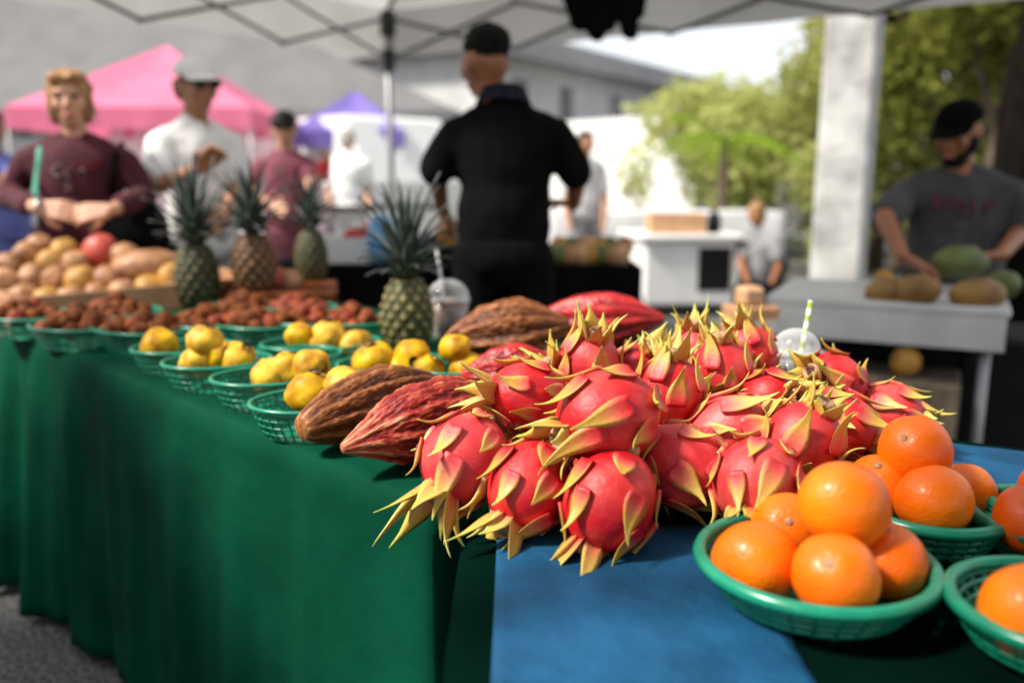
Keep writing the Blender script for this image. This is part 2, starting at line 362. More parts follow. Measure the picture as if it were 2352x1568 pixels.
# neighbours; the first two are added out of view for their shade
tent('market_canopy', 'unseen white canopy added across the walkway to shade the near cloth', (-5.1, -1.4), (-1.95, -1.4), (-5.1, 1.70), 2.1, 2.9, K['canvas_thick'], wallsides=(0, 3), wmat=K['blocker_curtain'])  # side curtains added as well, to cut skylight on the drape
tent('market_canopy', 'unseen white canopy added above the viewer to shade the oranges side', (-.52, -2.2), (2.5, -2.2), (-.52, .68), 2.15, 2.95, K['canvas_thick'])
def tent_at(name, label, u, d, w, dep, ze, zp, mat, yaw=0, **k):
    c = at(u, 400, d); a = Matrix.Rotation(yaw, 2)
    A = V((c.x, c.y))+a@V((-w/2, 0)); B = V((c.x, c.y))+a@V((w/2, 0)); D = V((c.x, c.y))+a@V((-w/2, dep))
    return tent(name, label, A, B, D, ze, zp, mat, **k)
tent_at('market_canopy', 'pink peaked canopy behind the woman in maroon', 305, 10, 2.75, 3.0, 1.92, 2.80, K['pink'], .05, wallsides=(2,), wmat=K['white_canvas'])
tent_at('market_canopy', 'purple peaked canopy far behind the pineapples', 800, 12.6, 1.6, 1.6, 1.8, 2.42, K['purple'])
tent_at('market_canopy', 'large white canopy greyed for shade rising behind the pink one', 120, 14.5, 13.5, 5.0, 2.2, 5.3, K['canvas_far'], -.03, wallsides=(2,), wmat=K['white_canvas'])
tent_at('market_canopy', 'bright white canopy peak far beyond the vendor cart', 1570, 21, 3.2, 3.2, 2.2, 2.95, K['white_canvas'], .05)

# pale building whose long wall runs away behind the man in black
bp = at(1225, 400, 21.8); bp.z = 0; bd = V((.54, .84, 0)).normalized(); bld = thing('pale_building', 'long pale building with narrow dark windows behind the man in black', 'building', bp, math.atan2(bd.y, bd.x))
MB().box((5, 4.15, 1.95), (14, 8, 3.9), bev=.02).build('wall', K['grey_wall'], bld, smooth=False)
MB().box((5, 4.0, 4.12), (15, 9.2, .44), bev=.03).build('roof', K['roof_edge'], bld, smooth=False)
MB().box((5, -.62, 3.84), (15, .10, .12)).build('gutter', K['roof_edge'], bld, smooth=False)
for x in (-.4, 1.9, 4.9, 8.2):
    o = MB().box((x, .14, 2.75), (.62, .05, 1.35)).build('window', K['glasses'], bld, smooth=False)
    MB().box((x, .13, 2.04), (.78, .12, .08)).build('sill', K['white_paint'], o, smooth=False)
# ------------------------------------------------------------------ trees
def tree(name, label, base, h, tr_r, clumps, leafn, lsize, mat, barkm, lean=(0, 0), group=None, seed=1, squash=.85):
    q = random.Random(seed); root = thing(name, label, 'tree', base, 0, group)
    tk = MB(); pts = [V((lean[0]*k/8, lean[1]*k/8, h*k/8))+V((q.uniform(-.04, .04), q.uniform(-.04, .04), 0)) for k in range(9)]
    tk.tube(pts, [tr_r*(1.25-.95*k/8) for k in range(9)], 10)
    for c, r in clumps:
        s = pts[q.randint(3, 7)]; e = V(c); mid = s.lerp(e, .5)+V((0, 0, -.15))
        tk.tube([s, mid, e], [tr_r*.4, tr_r*.25, tr_r*.08], 6)
    tk.build('trunk', barkm, root)
    lf = MB(); tot = sum(r**2 for c, r in clumps)
    for c, r in clumps:
        for _ in range(int(leafn*r*r/tot)):
            d = V((q.gauss(0, 1), q.gauss(0, 1), q.gauss(0, 1))).normalized()*r*(q.random()**.45)
            nb = noise.noise(d*2.2/r+V(c))
            p = V(c)+V((d.x, d.y, d.z*squash))*(1+.35*nb)
            a = V((q.uniform(-1, 1), q.uniform(-1, 1), q.uniform(-.9, .4))).normalized(); b = a.cross(V((q.uniform(-1, 1), q.uniform(-1, 1), q.uniform(-1, 1)))).normalized()
            l = lsize*q.uniform(.6, 1.3)
            lf.add([p, p+a*l*.5+b*l*.28, p+a*l, p+a*l*.5-b*l*.28], [(0, 1, 2, 3)])
    lf.build('crown', mat, root, smooth=False)
    return root
def cl(q, cen, spread, n, r0, r1):
    return [(V(cen)+V((q.uniform(-1, 1)*spread[0], q.uniform(-1, 1)*spread[1], q.uniform(-1, 1)*spread[2])), q.uniform(r0, r1)) for _ in range(n)]
qq = random.Random(3)
b = at(2010, 400, 11); tree('broadleaf_tree', 'mid green tree showing on both sides of the pale column', (b.x, b.y, 0), 3.6, .16, cl(qq, (0, 0, 2.7), (1.1, 1.0, 1.5), 14, .55, .9), 17000, .13, K['leaf_mid'], K['trunk'], seed=4)
b = at(2300, 400, 9); tree('broadleaf_tree', 'dark dense tree above the man in the black cap', (b.x, b.y, 0), 3.6, .16, cl(qq, (0, 0, 2.6), (1.0, .9, 1.3), 12, .5, .85), 12000, .12, K['leaf_dark'], K['trunk'], seed=5)
b = at(2230, 400, 13); tree('broadleaf_tree', 'tall olive green tree filling the gap beside the column', (b.x, b.y, 0), 4.6, .18, cl(qq, (0, 0, 2.9), (2.0, 1.0, 2.2), 18, .6, 1.0), 13000, .16, K['leaf_mid'], K['trunk'], seed=6)
b = at(1775, 400, 12.5); tree('shrub', 'pale sunlit shrub low between the vendor cart and the column', (b.x, b.y, 0), 2.0, .07, cl(qq, (0, 0, 1.3), (1.2, .7, .9), 15, .45, .75), 10000, .14, K['leaf_pale'], K['trunk'], seed=7)
b = at(1600, 400, 15); tree('shrub', 'hazy pale tree farthest back beyond the vendor cart', (b.x, b.y, 0), 2.6, .08, cl(qq, (0, 0, 1.5), (1.0, .7, .8), 12, .4, .7), 7000, .15, K['leaf_pale'], K['trunk'], seed=17)
b = at(2080, 400, 10); tree('shrub', 'pale green shrub low behind the column beside the grey shirt', (b.x, b.y, 0), 1.2, .06, cl(qq, (0, 0, .95), (.9, .5, .6), 9, .35, .55), 6000, .11, K['leaf_pale'], K['trunk'], seed=8)
def palm(label, base, h, fr, ln, mat):
    q = random.Random(9); root = thing('palm', label, 'palm', base)
    MB().tube([(0, 0, 0), (.02, 0, h*.5), (0, .02, h)], [.09, .07, .06], 8).build('trunk', K['trunk'], root)
    for k in range(fr):
        a = 2*PI*k/fr+q.uniform(-.2, .2); el = q.uniform(.05, .9); f = MB(); L_ = ln*q.uniform(.8, 1.15)
        sp = [V((math.cos(a)*L_*s*math.cos(el), math.sin(a)*L_*s*math.cos(el), h+L_*(s*math.sin(el)-.55*s*s))) for s in (i/12 for i in range(13))]
        f.tube(sp, [.012]*12+[.004], 5)
        sd_ = V((-math.sin(a), math.cos(a), 0))
        for i in range(1, 13):
            for sg in (-1, 1):
                l = .34*math.sin(PI*min(1, .15+i/14)); t = (sp[i]-sp[i-1]).normalized()
                e = sp[i]+(sd_*sg*.8+t*.55+V((0, 0, -.35))).normalized()*l
                f.add([sp[i]-t*.02, sp[i]+t*.02, e], [(0, 1, 2)])
        f.build('frond', mat, root)
b = at(1660, 400, 10.2); palm('bright green palm beyond the vendor cart', (b.x, b.y, 0), 1.55, 11, 1.15, K['leaf_bright'])
# near dark trunk at the edge of the frame
tk = MB(); p0 = at(2290, 980, 5.2); tk.tube([(p0.x, p0.y, 0), at(2330, 560, 5.2), at(2360, 250, 5.2), at(2440, -80, 5.2), at(2520, -500, 5.2)], [.2, .17, .155, .15, .12], 14)
tk.build('leaning_trunk', K['bark'], label='dark leaning tree trunk behind the man in the black cap', cat='tree')

# ------------------------------------------------------------------ column, white table, cart
c = at(1940, 400, 6.6); col = MB(); col.box((c.x, c.y, 1.9), (.36, .36, 3.8), -.5, bev=.02); col.box((c.x, c.y, .12), (.44, .44, .24), -.5, bev=.02)
col.build('masonry_column', K['plaster'], smooth=False, label='tall pale weathered column behind the white table', cat='column')

P0, P1 = V((.90, 3.06, 0)), V((1.58, 2.72, 0)); ex = (P1-P0).normalized(); ey = V((-ex.y, ex.x, 0)); yawt = math.atan2(ex.y, ex.x)
wt = thing('white_table', 'white table with deep apron holding papayas beside the column', 'table', (P0+P1)/2, yawt); wl = (P1-P0).length
MB().box((0, .3, .745), (wl, .6, .03), bev=.006).build('tabletop', K['table_white'], wt, smooth=False)
a = MB(); a.box((0, .012, .675), (wl-.02, .02, .11)); a.box((0, .588, .675), (wl-.02, .02, .11)); a.box((-wl/2+.02, .3, .675), (.02, .55, .11)); a.box((wl/2-.02, .3, .675), (.02, .55, .11))
a.build('apron', K['table_white'], wt, smooth=False)
for sx in (-1, 1):
    for yy in (.05, .55): MB().tube([(sx*(wl/2-.06), yy, 0), (sx*(wl/2-.06), yy, .63)], .018, 8).build('leg', K['grey_metal'], wt)
def ont(u, v, z): return tb(u, v, z)
def fruit_mesh(r, el, seed, lump=.06):
    b = MB(); q = V((seed*3.1, seed*1.7, 0)); rows = []
    for i in range(13):
        a = -PI/2+.03+(PI-.06)*i/12
        rows.append([])
        for j in range(20):
            p = V((math.cos(a)*math.cos(2*PI*j/20), math.cos(a)*math.sin(2*PI*j/20), math.sin(a)*el))
            k = 1+lump*noise.noise(p*1.6+q); rows[-1].append(p*r*k)
    return b.grid(rows, True, True, True)
for k, (u, v, d, r, el, m, ro, lab) in enumerate([
        (2040, 672, 2.98, .052, 1.5, 'papaya', (1.5, .2, 1.1), 'brown orange papaya nearest the column on the white table'),
        (2105, 668, 2.92, .056, 1.5, 'papaya', (1.4, 0, .6), 'brown papaya in the middle of the white table under the hand'),
        (2245, 676, 2.86, .055, 1.6, 'papaya', (1.5, 0, 1.5), 'brown green papaya near the outer corner of the white table'),
        (2030, 645, 3.08, .035, 1.2, 'tan2', (0, 0, 0), 'small yellow fruit at the back of the white table'),
        (2300, 655, 2.95, .05, 1.3, 'green_fruit', (1.3, 0, .4), 'dark green fruit at the far end of the white table'),
        (2205, 602, 3.14, .062, 1.55, 'green_fruit', (1.57, 0, 1.5), 'big green melon held against the grey shirt')]):
    o = fruit_mesh(r, el, k+1).build('papaya' if k < 3 else 'fruit', K[m], label=lab, cat='fruit'); o.location = at(u, v, d); o.rotation_euler = ro

cc = at(1555, 620, 7.6)
ct = thing('vendor_cart', 'white vendor cart with black square window', 'cart', (cc.x, cc.y, 0), .12)
MB().box((0, 0, .37), (.78, .7, .54), bev=.02).build('body', K['white_paint'], ct, smooth=False)
MB().box((0, 0, .665), (.88, .8, .05), bev=.012).build('counter', K['white_paint'], ct, smooth=False)
MB().box((.21, -.353, .40), (.28, .014, .36), bev=.004).build('window', K['black_plastic'], ct, smooth=False)
for sx in (-1, 1):
    for sy in (-1, 1):
        o = MB().lathe([(.0, -.02), (.1, -.02), (.1, .02), (.0, .02)], 16).build('wheel', K['black_plastic'], ct); o.location = (sx*.41, sy*.24, .1); o.rotation_euler = (0, PI/2, 0)
b = MB()
b.box((0, 0, .05), (.44, .3, .1)); b.box((0, -.155, .08), (.46, .012, .16)); b.box((0, .155, .08), (.46, .012, .16)); b.box((-.225, 0, .08), (.012, .3, .16)); b.box((.225, 0, .08), (.012, .3, .16))
o = b.build('crate', K['cardboard'], smooth=False, label='pale tan crate on top of the white vendor cart', cat='crate'); o.location = (cc.x-.06, cc.y-.15, .692)
o = MB().lathe([(.0, 0), (.055, 0), (.06, .03), (.058, .13), (.028, .165), (.028, .2), (0, .2)], 16).build('bottle', K['black_plastic'], label='short black bottle on top of the white vendor cart', cat='bottle'); o.location = (cc.x+.27, cc.y-.15, .692)
def van(name, label, cat, u, d, w, z0, z1, windows, cab, rz=0):
    p = at(u, 400, d); t = thing(name, label, cat, (p.x, p.y, 0), rz); h = z1-z0
    prof = [(-w/2, z0), (w/2, z0), (w/2, z0+h*.45), (w/2-cab, z1-.05), (w/2-cab-.08, z1), (-w/2+.06, z1), (-w/2, z1-.08)]
    MB().grid([[V((x, y, z)) for x, z in prof] for y in (-.85, .85)], True, True, True).build('body', K['white_paint'], t, smooth=False)
    for x0, x1, a_, b_ in windows: MB().box(((x0+x1)/2, -.852, (a_+b_)/2), (x1-x0, .012, b_-a_)).build('window', K['glasses'], t, smooth=False)
    for x in (-w*.32, w*.32):
        for y in (-.78, .78):
            o = MB().lathe([(.001, -.09), (.2, -.09), (.3, -.07), (.3, .07), (.2, .09), (.001, .09)], 20).build('wheel', K['black_plastic'], t); o.location = (x, y, .3); o.rotation_euler = (PI/2, 0, 0)
van('trailer', 'white box trailer in the sun behind the vendor cart', 'trailer', 1400, 16, 5.4, .4, 2.1, [], .05, -.9)
van('van', 'white van parked behind the woman in mauve', 'van', 760, 14.2, 4.6, .3, 2.0, [(-1.4, -.2, 1.2, 1.62)], .5, -.8)
# white stall table far behind, stools etc.
def simple_table(label, x, y, w, d, h, rz, top, leg, skirt=None, name='stall_table'):
    t = thing(name, label, 'table', (x, y, 0), rz)
    MB().box((0, 0, h-.02), (w, d, .04), bev=.008).build('tabletop', top, t, smooth=False)
    for sx in (-1, 1):
        for sy in (-1, 1): bar(V((sx*(w/2-.06), sy*(d/2-.06), 0)), V((sx*(w/2-.06), sy*(d/2-.06), h-.04)), .016, 'leg', leg, t)
    if skirt:
        rows = []
        per = [(-w/2, -d/2), (w/2, -d/2), (w/2, d/2), (-w/2, d/2)]; pts = []
        for k in range(4):
            a_, b_ = V(per[k]), V(per[(k+1) % 4])
            for j in range(30): pts.append(a_.lerp(b_, j/30))
        for z, f in ((h+.004, .99), (h-.004, 1.006), (h*.6, 1.01), (.06, 1.02)):
            rows.append([V((p.x*f, p.y*f, 0))+V((p.x, p.y, 0)).normalized()*(.02*math.sin(i*.8)*(1-z/h))+V((0, 0, z)) for i, p in enumerate(pts)])
        MB().grid(rows, True, True, False).build('cloth', skirt, t)
    return t
simple_table('black draped table behind the man in black', -.28, 4.35, 1.75, .7, .76, 0, K['wood'], K['grey_metal'], K['black_cloth'])
simple_table('far white table with dark top in the sunlit lane', -1.35, 8.2, 1.5, .6, .9, .1, K['black_plastic'], K['grey_metal'])
simple_table('white draped table in the sun beyond the man in black', 1.55, 9.2, 2.4, .7, .8, .05, K['wood'], K['grey_metal'], K['white_canvas'])
simple_table('white draped table under the pink canopy', -3.6, 9.6, 2.2, .6, .78, 0, K['wood'], K['grey_metal'], K['white_canvas'])
# things on the black table
wb = at(790, 570, 4.1); t = thing('white_box', 'white box of red tomatoes on the black draped table', 'box', (wb.x, wb.y+.15, .765), 0)
b = MB(); b.box((0, 0, .005), (.42, .26, .01)); b.box((0, -.127, .06), (.42, .008, .12)); b.box((0, .127, .06), (.42, .008, .12)); b.box((-.207, 0, .06), (.008, .25, .12)); b.box((.207, 0, .06), (.008, .25, .12)); b.build('crate_body', K['white_paint'], t, smooth=False)
for k in range(9):
    o = fruit_mesh(.038, .9, k, .04).build('tomato', K['tomato'], label='red tomato heaped in the white box behind the pineapple', cat='tomato', group='tomatoes in the white box')
    o.location = (wb.x+.02+(k % 3)*.065, wb.y+.09+(k//3)*.06, .765+.125+(.02 if k == 4 else 0))
p = at(868, 560, 3.95); o = MB().lathe([(.03, 0), (.06, .02), (.065, .14), (.05, .2), (.03, .23), (.001, .23)], 16).build('plastic_bag', K['sky_blue'], label='light blue bundle behind the crown of the front pineapple', cat='bag'); o.location = (p.x, p.y+.1, .765)
p = at(1022, 560, 3.85); o = MB(); o.box((0, 0, .05), (.2, .2, .1), bev=.01); o = o.build('box', K['black_plastic'], smooth=False, label='small black box under the white lidded jar', cat='box'); o.location = (p.x, p.y+.1, .765)
t = thing('jar', 'white lidded jar of orange preserve beside the man in black', 'jar', (p.x, p.y+.1, .866)); MB().lathe([(.001, 0), (.04, 0), (.045, .01), (.045, .08), (.04, .09), (.001, .09)], 20).build('jar_body', K['tan2'], t); MB().lathe([(.046, .086), (.048, .09), (.048, .13), (.03, .145), (.001, .147)], 20).build('lid', K['white_paint'], t)
for k in range(14):
    u = 1285+k % 7*24+rnd.uniform(-6, 6); m = ['green_fruit', 'tan', 'leaf_pale', 'tan2'][k % 4]; m = 'cardboard' if m == 'leaf_pale' else m
    d = 4.06+.09*(k//7); z = .765+.045+(.03 if k//7 else 0)
    p = at(u, 600, d); o = fruit_mesh(.045, 1.15, k+20, .1).build('fruit', K[m], cat='fruit', group='mixed fruit at the end of the black table',
        label={'green_fruit': 'green fruit heaped at the end of the black draped table', 'tan': 'tan fruit heaped at the end of the black draped table', 'cardboard': 'pale tan fruit heaped at the end of the black draped table', 'tan2': 'ochre fruit heaped at the end of the black draped table'}[m])
    o.location = (p.x, p.y, z)
def cup(label, loc, r, h, drink, straw_to, strawm, level=.8, tint='clear'):
    t = thing('drink_cup', label, 'cup', loc)
    MB().lathe([(.001, 0), (r*.72, 0), (r*.75, .004), (r, h)], 28).build('cup_body', K[tint], t)
    MB().lathe([(.001, .004), (r*.70, .004), (r*(.72+.25*level), h*level), (.001, h*level+.004)], 24).build('drink', drink, t)
    MB().lathe([(r*1.04, h-.006), (r*1.05, h), (r*1.0, h+.006)]+[(r*math.cos(a), h+.006+r*.85*math.sin(a)) for a in (i*PI/2/8 for i in range(1, 8))]+[(r*.16, h+.006+r*.84)], 28).build('dome_lid', K['clear'], t)
    MB().tube([(0, 0, h*.3), straw_to], .0042, 8).build('straw', strawm, t)
    return t
stripe, N_, L_, b_ = newmat('green_striped_straw')
tc_ = N_.new('ShaderNodeTexCoord'); wv = N_.new('ShaderNodeTexWave'); wv.bands_direction = 'Z'; wv.inputs['Scale'].default_value = 14; L_.new(tc_.outputs['Object'], wv.inputs[0])
rp = N_.new('ShaderNodeValToRGB'); rp.color_ramp.interpolation = 'CONSTANT'; rp.color_ramp.elements[1].position = .5; rp.color_ramp.elements[0].color = (.25, .38, .02, 1); rp.color_ramp.elements[1].color = (.7, .72, .6, 1)
L_.new(wv.outputs[0], rp.inputs[0]); L_.new(rp.outputs[0], b_.inputs['Base Color'])
p = at(1825, 860, 1.5); cup('clear dome lidded cup with green striped straw beyond the dragon fruit', (p.x, p.y, .757), .040, .125, K['ice'], at(1862, 690, 1.5)-V((p.x, p.y, .757)), stripe, .85)
p = tb(1012, 775, .765); cup('dome lidded cup of brown drink beside the front pineapple', (p.x+.02, p.y+.02, .763), .054, .10, K['brown_drink'], (-.03, 0, .235), K['pale_grey'], .93)

# grey cooler with tan carton behind the table end
p = at(1720, 770, 2.75); gc = thing('cooler', 'grey cooler standing behind the dragon fruit table', 'cooler', (p.x+.06, p.y+.1, 0), .1)
MB().box((0, 0, .28), (.46, .36, .52), bev=.02).build('cooler_body', K['pale_grey'], gc, smooth=False)
MB().box((0, 0, .575), (.48, .38, .06), bev=.02).build('cooler_lid', K['pale_grey'], gc, smooth=False)
MB().tube([(-.25, -.1, .46), (-.28, -.1, .36), (-.28, .1, .36), (-.25, .1, .46)], .012, 8).build('handle', K['dark_metal'], gc)
cz = .607; t = thing('carton', 'tan carton with grey label standing on the grey cooler', 'carton', (p.x-.0, p.y-.0, cz), .25)
MB().box((0, 0, .085), (.145, .11, .17), bev=.006).build('carton_body', K['carton'], t, smooth=False)
MB().box((-.005, 0, .20), (.075, .07, .06), bev=.012).build('carton_top', K['cardboard'], t, smooth=False)
MB().box((.03, -.057, .10), (.07, .004, .055)).build('paper_label', K['pale_grey'], t, smooth=False)
MB().box((.063, -.0575, .05), (.022, .005, .07)).build('dark_panel', K['black_plastic'], t, smooth=False)

# black bins added to fill the dark shade beneath the white table
for k, (u, d, w_, h_, lab) in enumerate([(1990, 3.25, .42, .5, 'black bin added for the dark under the inner end of the white table'), (2190, 3.1, .44, .54, 'black bin added for the dark under the middle of the white table'), (2370, 2.95, .42, .56, 'black bin added for the dark beyond the outer leg of the white table')]):
    p = at(u, 700, d+.25); t = thing('shade_bin', lab, 'bin', (p.x, p.y, 0), yawt)
    MB().lathe([(.001, 0), (w_*.62, 0), (w_*.7, h_)], 4).build('bin_body', K['black_plastic'], t, smooth=False)
    MB().lathe([(.001, h_+.002), (w_*.73, h_+.002), (w_*.73, h_+.035), (w_*.66, h_+.05), (.001, h_+.05)], 4).build('bin_lid', K['black_plastic'], t, smooth=False)
    for c in t.children: c.rotation_euler = (0, 0, PI/4)
p = at(2080, 830, 2.95); t = thing('fruit_crate', 'low brown crate tucked under the white table', 'crate', (p.x, p.y+.06, 0), yawt); MB().box((0, 0, (p.z-.05)/2), (.4, .3, p.z-.05), bev=.01).build('crate_body', K['trunk'], t, smooth=False)
o = fruit_mesh(.05, 1.1, 77, .1).build('fruit', K['tan2'], label='dim yellow green fruit on the low brown crate beneath the white table', cat='fruit'); o.location = p

# hanging dark bag
hb = thing('hanging_bag', 'black bags hanging from the canopy frame above the man', 'bag', at(1385, 40, 4.3))
f = MB(); s_ = 4.3/2000
for (u0, v0, u1, v1, r0, r1) in ((1310, -60, 1330, 50, 32, 22), (1350, -60, 1370, 75, 36, 22), (1395, -60, 1400, 60, 24, 14), (1440, -60, 1445, 75, 30, 20), (1470, -60, 1470, 30, 20, 14)):
    f.capsule(at(u0, v0, 4.3)-hb.location, r0*s_, at(u1, v1, 4.3)-hb.location, r1*s_)
fuse(f, 'bag_body', K['black_cloth'], hb, .012, 3, .01, 14)
bar(at(1380, -70, 4.3)-hb.location, at(1380, -180, 4.3)-hb.location, .008, 'strap', K['black_cloth'], hb)

# ------------------------------------------------------------------ the stall tables
TZ = .757
E0 = V((-.105, 1.075, 0)); ed = V((-.703, .711, 0)).normalized(); en = V((ed.y, -ed.x, 0))       # along the front edge, and back from it
if en.y < 0: en = -en
GL, GW = 2.45, .95
gt = thing('stall_table', 'long folding table under the green cloth', 'table', E0+ed*GL/2+en*GW/2, math.atan2(ed.y, ed.x))
MB().box((0, 0, TZ-.035), (GL-.04, GW-.04, .04), bev=.01).build('tabletop', K['wood'], gt, smooth=False)
for sx in (-1, 1):
    for sy in (-1, 1): bar(V((sx*(GL/2-.12), sy*(GW/2-.1), 0)), V((sx*(GL/2-.12), sy*(GW/2-.1), TZ-.055)), .016, 'leg', K['steel'], gt)
def cloth(name, label, outline, z, bottom, mat, amp, lam, seed, rnd_=.025, flat_at=None, flat_r=1.2, dens=.018):
    q = random.Random(seed); out = [V((*p, 0)) for p in outline]; n = len(out); pts = []; nor = []
    for k in range(n):
        a_, b_ = out[k], out[(k+1) % n]; d = (b_-a_).normalized(); nn = V((d.y, -d.x, 0)); L2 = (b_-a_).length; m = max(2, int(L2/dens))
        for j in range(m):
            s = j/m; pts.append(a_.lerp(b_, s))
            pd = out[k]-out[k-1]; pn = V((pd.y, -pd.x, 0)).normalized(); fd = out[(k+2) % n]-b_; fn = V((fd.y, -fd.x, 0)).normalized()
            e0 = max(0, 1-s*L2/.06)*.5; e1 = max(0, 1-(1-s)*L2/.06)*.5
            nor.append((nn*(1-e0-e1)+pn*e0+fn*e1).normalized())
    N2 = len(pts); rows = []
    cum = [0]
    for i in range(1, N2): cum.append(cum[-1]+(pts[i]-pts[i-1]).length)
    rows.append([p-m_*.022+V((0, 0, z)) for p, m_ in zip(pts, nor)])
    rows.append([p-m_*.006+V((0, 0, z-.0015)) for p, m_ in zip(pts, nor)])
    rows.append([p+m_*.002+V((0, 0, z-.007)) for p, m_ in zip(pts, nor)])
    H = z-bottom; steps = 22
    for k in range(steps):
        f = (k+1)/steps; r = []
        for i, (p, m_) in enumerate(zip(pts, nor)):
            ph = cum[i]/lam*2*PI; wv_ = math.sin(ph+2.2*noise.noise(V((cum[i]*1.7, seed, f*.7))))+.45*math.sin(ph*2.3+seed+f)
            cd_ = min(min((p-o2).length for o2 in out)/.22, 1); far_ = 1 if flat_at is None else max(0, min(1, ((p-flat_at).length-flat_r)/.7))
            o_ = amp*(.25+.75*cd_)*(.22+.78*far_)*(f**.75)*(.75+wv_*.6+.5*noise.noise(V((cum[i]*3, seed*2, 0))))+.012*f+.004*noise.noise(V((cum[i]*9, f*6, seed)))
            r.append(p+m_*(.004+o_)+V((0, 0, z-.008-(H-.008)*f)))
        rows.append(r)
    b = MB(); b.grid(rows, True, True, False)
    o = b.build(name, mat, label=label, cat='tablecloth')
    md = o.modifiers.new('thick', 'SOLIDIFY'); md.thickness = .0015; md.offset = -1
    return o
def P2(s, n_): p = E0+ed*s+en*n_; return (p.x, p.y)
cloth('tablecloth', 'green cloth draped to the ground over the long table', [P2(0, 0), P2(0, GW), P2(GL, GW), P2(GL, 0)], TZ, .03, K['green_cloth'], .085, .27, 5, flat_at=E0, flat_r=1.15)
BZ = .750
bt = thing('stall_table', 'short table under the cloth coloured dark for shade with oranges', 'table', (.42, .75, 0), 0)
MB().box((-.01, -.02, BZ-.03), (.88, 1.16, .035), bev=.01).build('tabletop', K['wood'], bt, smooth=False)
for sx in (-1, 1):
    for sy in (-1, 1): bar(V((sx*.34, sy*.5, 0)), V((sx*.34, sy*.5, BZ-.05)), .016, 'leg', K['steel'], bt)
bt_out = [(-.058, .12), (-.058, 1.04), (.36, 1.46), (.60, 1.46), (.88, 1.30), (.88, .12)]
cloth('tablecloth', 'cloth over the short table with oranges, shade put into its dark green', list(reversed(bt_out)), BZ, .03, K['shaded_cloth'], .03, .3, 9)
# lit parts of the cloth, put in as blue: a strip over the near edge and a smaller one at the far corner
def lit_cloth(label, poly, z, seed, nx=26, ny=34):
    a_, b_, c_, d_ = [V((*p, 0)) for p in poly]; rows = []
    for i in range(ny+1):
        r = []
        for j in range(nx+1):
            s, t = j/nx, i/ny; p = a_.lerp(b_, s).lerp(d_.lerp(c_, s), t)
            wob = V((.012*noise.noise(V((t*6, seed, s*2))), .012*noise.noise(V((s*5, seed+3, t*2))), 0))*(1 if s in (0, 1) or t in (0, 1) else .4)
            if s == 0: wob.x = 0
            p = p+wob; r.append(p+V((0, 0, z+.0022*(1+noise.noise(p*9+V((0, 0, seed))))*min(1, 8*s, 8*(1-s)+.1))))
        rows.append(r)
    o = MB().grid(rows, False).build('lit_cloth_strip', K['blue_cloth'], label=label, cat='cloth')
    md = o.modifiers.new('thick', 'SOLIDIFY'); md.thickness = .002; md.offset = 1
lit_cloth('blue strip standing for the lit part of the cloth in front of the oranges', [(-.018, .14), (.27, .14), (.255, 1.0), (-.018, 1.04)], BZ+.003, 2)
lit_cloth('blue piece standing for the lit far corner of the cloth behind the oranges', [(.55, 1.17), (.85, 1.08), (.84, 1.27), (.60, 1.40)], BZ+.003, 6)

# ------------------------------------------------------------------ baskets
def basket(name, label, loc, a, b, h, rim=.004, group=None, rz=0, taper=.74, ribs=34, solid=False, rib_r=.0016):
    t = thing(name, label, 'basket', loc, rz, group)
    def el(k, z, n=56): return [V((a*k*math.cos(2*PI*i/n), b*k*math.sin(2*PI*i/n), z)) for i in range(n)]
    def kz(z): return taper+(1-taper)*(z/h)**.8
    MB().tube(el(1, h), rim, 8, closed=True).build('rim', K['basket'], t)
    l = MB()
    for z in (h*.22, h*.45, h*.68, h*.86): l.tube(el(kz(z), z), rib_r*1.15, 6, closed=True)
    for i in range(ribs):
        th = 2*PI*i/ribs
        l.tube([V((a*kz(z)*math.cos(th), b*kz(z)*math.sin(th), z)) for z in (.003, h*.35, h*.7, h)], rib_r, 5)
    if solid:
        l.grid([[p*1 for p in el(kz(z)*.99, z)] for z in (.003, h*.18, h*.36)], True); l.grid([el(kz(z)*1.0, z) for z in (h*.82, h*.92, h)], True)
    l.build('lattice', K['basket'], t)
    MB().grid([el(.02, .003), el(.5, .0025), el(taper*1.0, .003), el(taper*1.01, .0)], True, True, False).build('basket_base', K['basket'], t)
    return t
def yellow_fruit(p, r, seed, cal, label, group):
    t = thing('yellow_fruit', label, 'fruit', p, 0, group, Euler((rnd.uniform(-.4, .4), rnd.uniform(-.4, .4), rnd.uniform(0, 6))))
    fruit_mesh(r, .93, seed, .2).build('fruit_body', K['yellow'], t)
    d = camdir(*cal); q = t.rotation_euler.to_quaternion().inverted()@d
    o = MB().lathe([(.001, -.004), (r*.2, -.003), (r*.27, .003), (r*.2, .0), (.001, -.001)], 14).build('calyx', K['calyx'], t)
    o.location = q*r*.94; o.rotation_mode = 'QUATERNION'; o.rotation_quaternion = q.to_track_quat('Z', 'Y')
RIMH = .055
GR = 'green baskets of yellow fruit'
def place_basket(u, v, sh=.0): p = tb(u, v, TZ+RIMH)+en*sh; return V((p.x, p.y, TZ+.001))
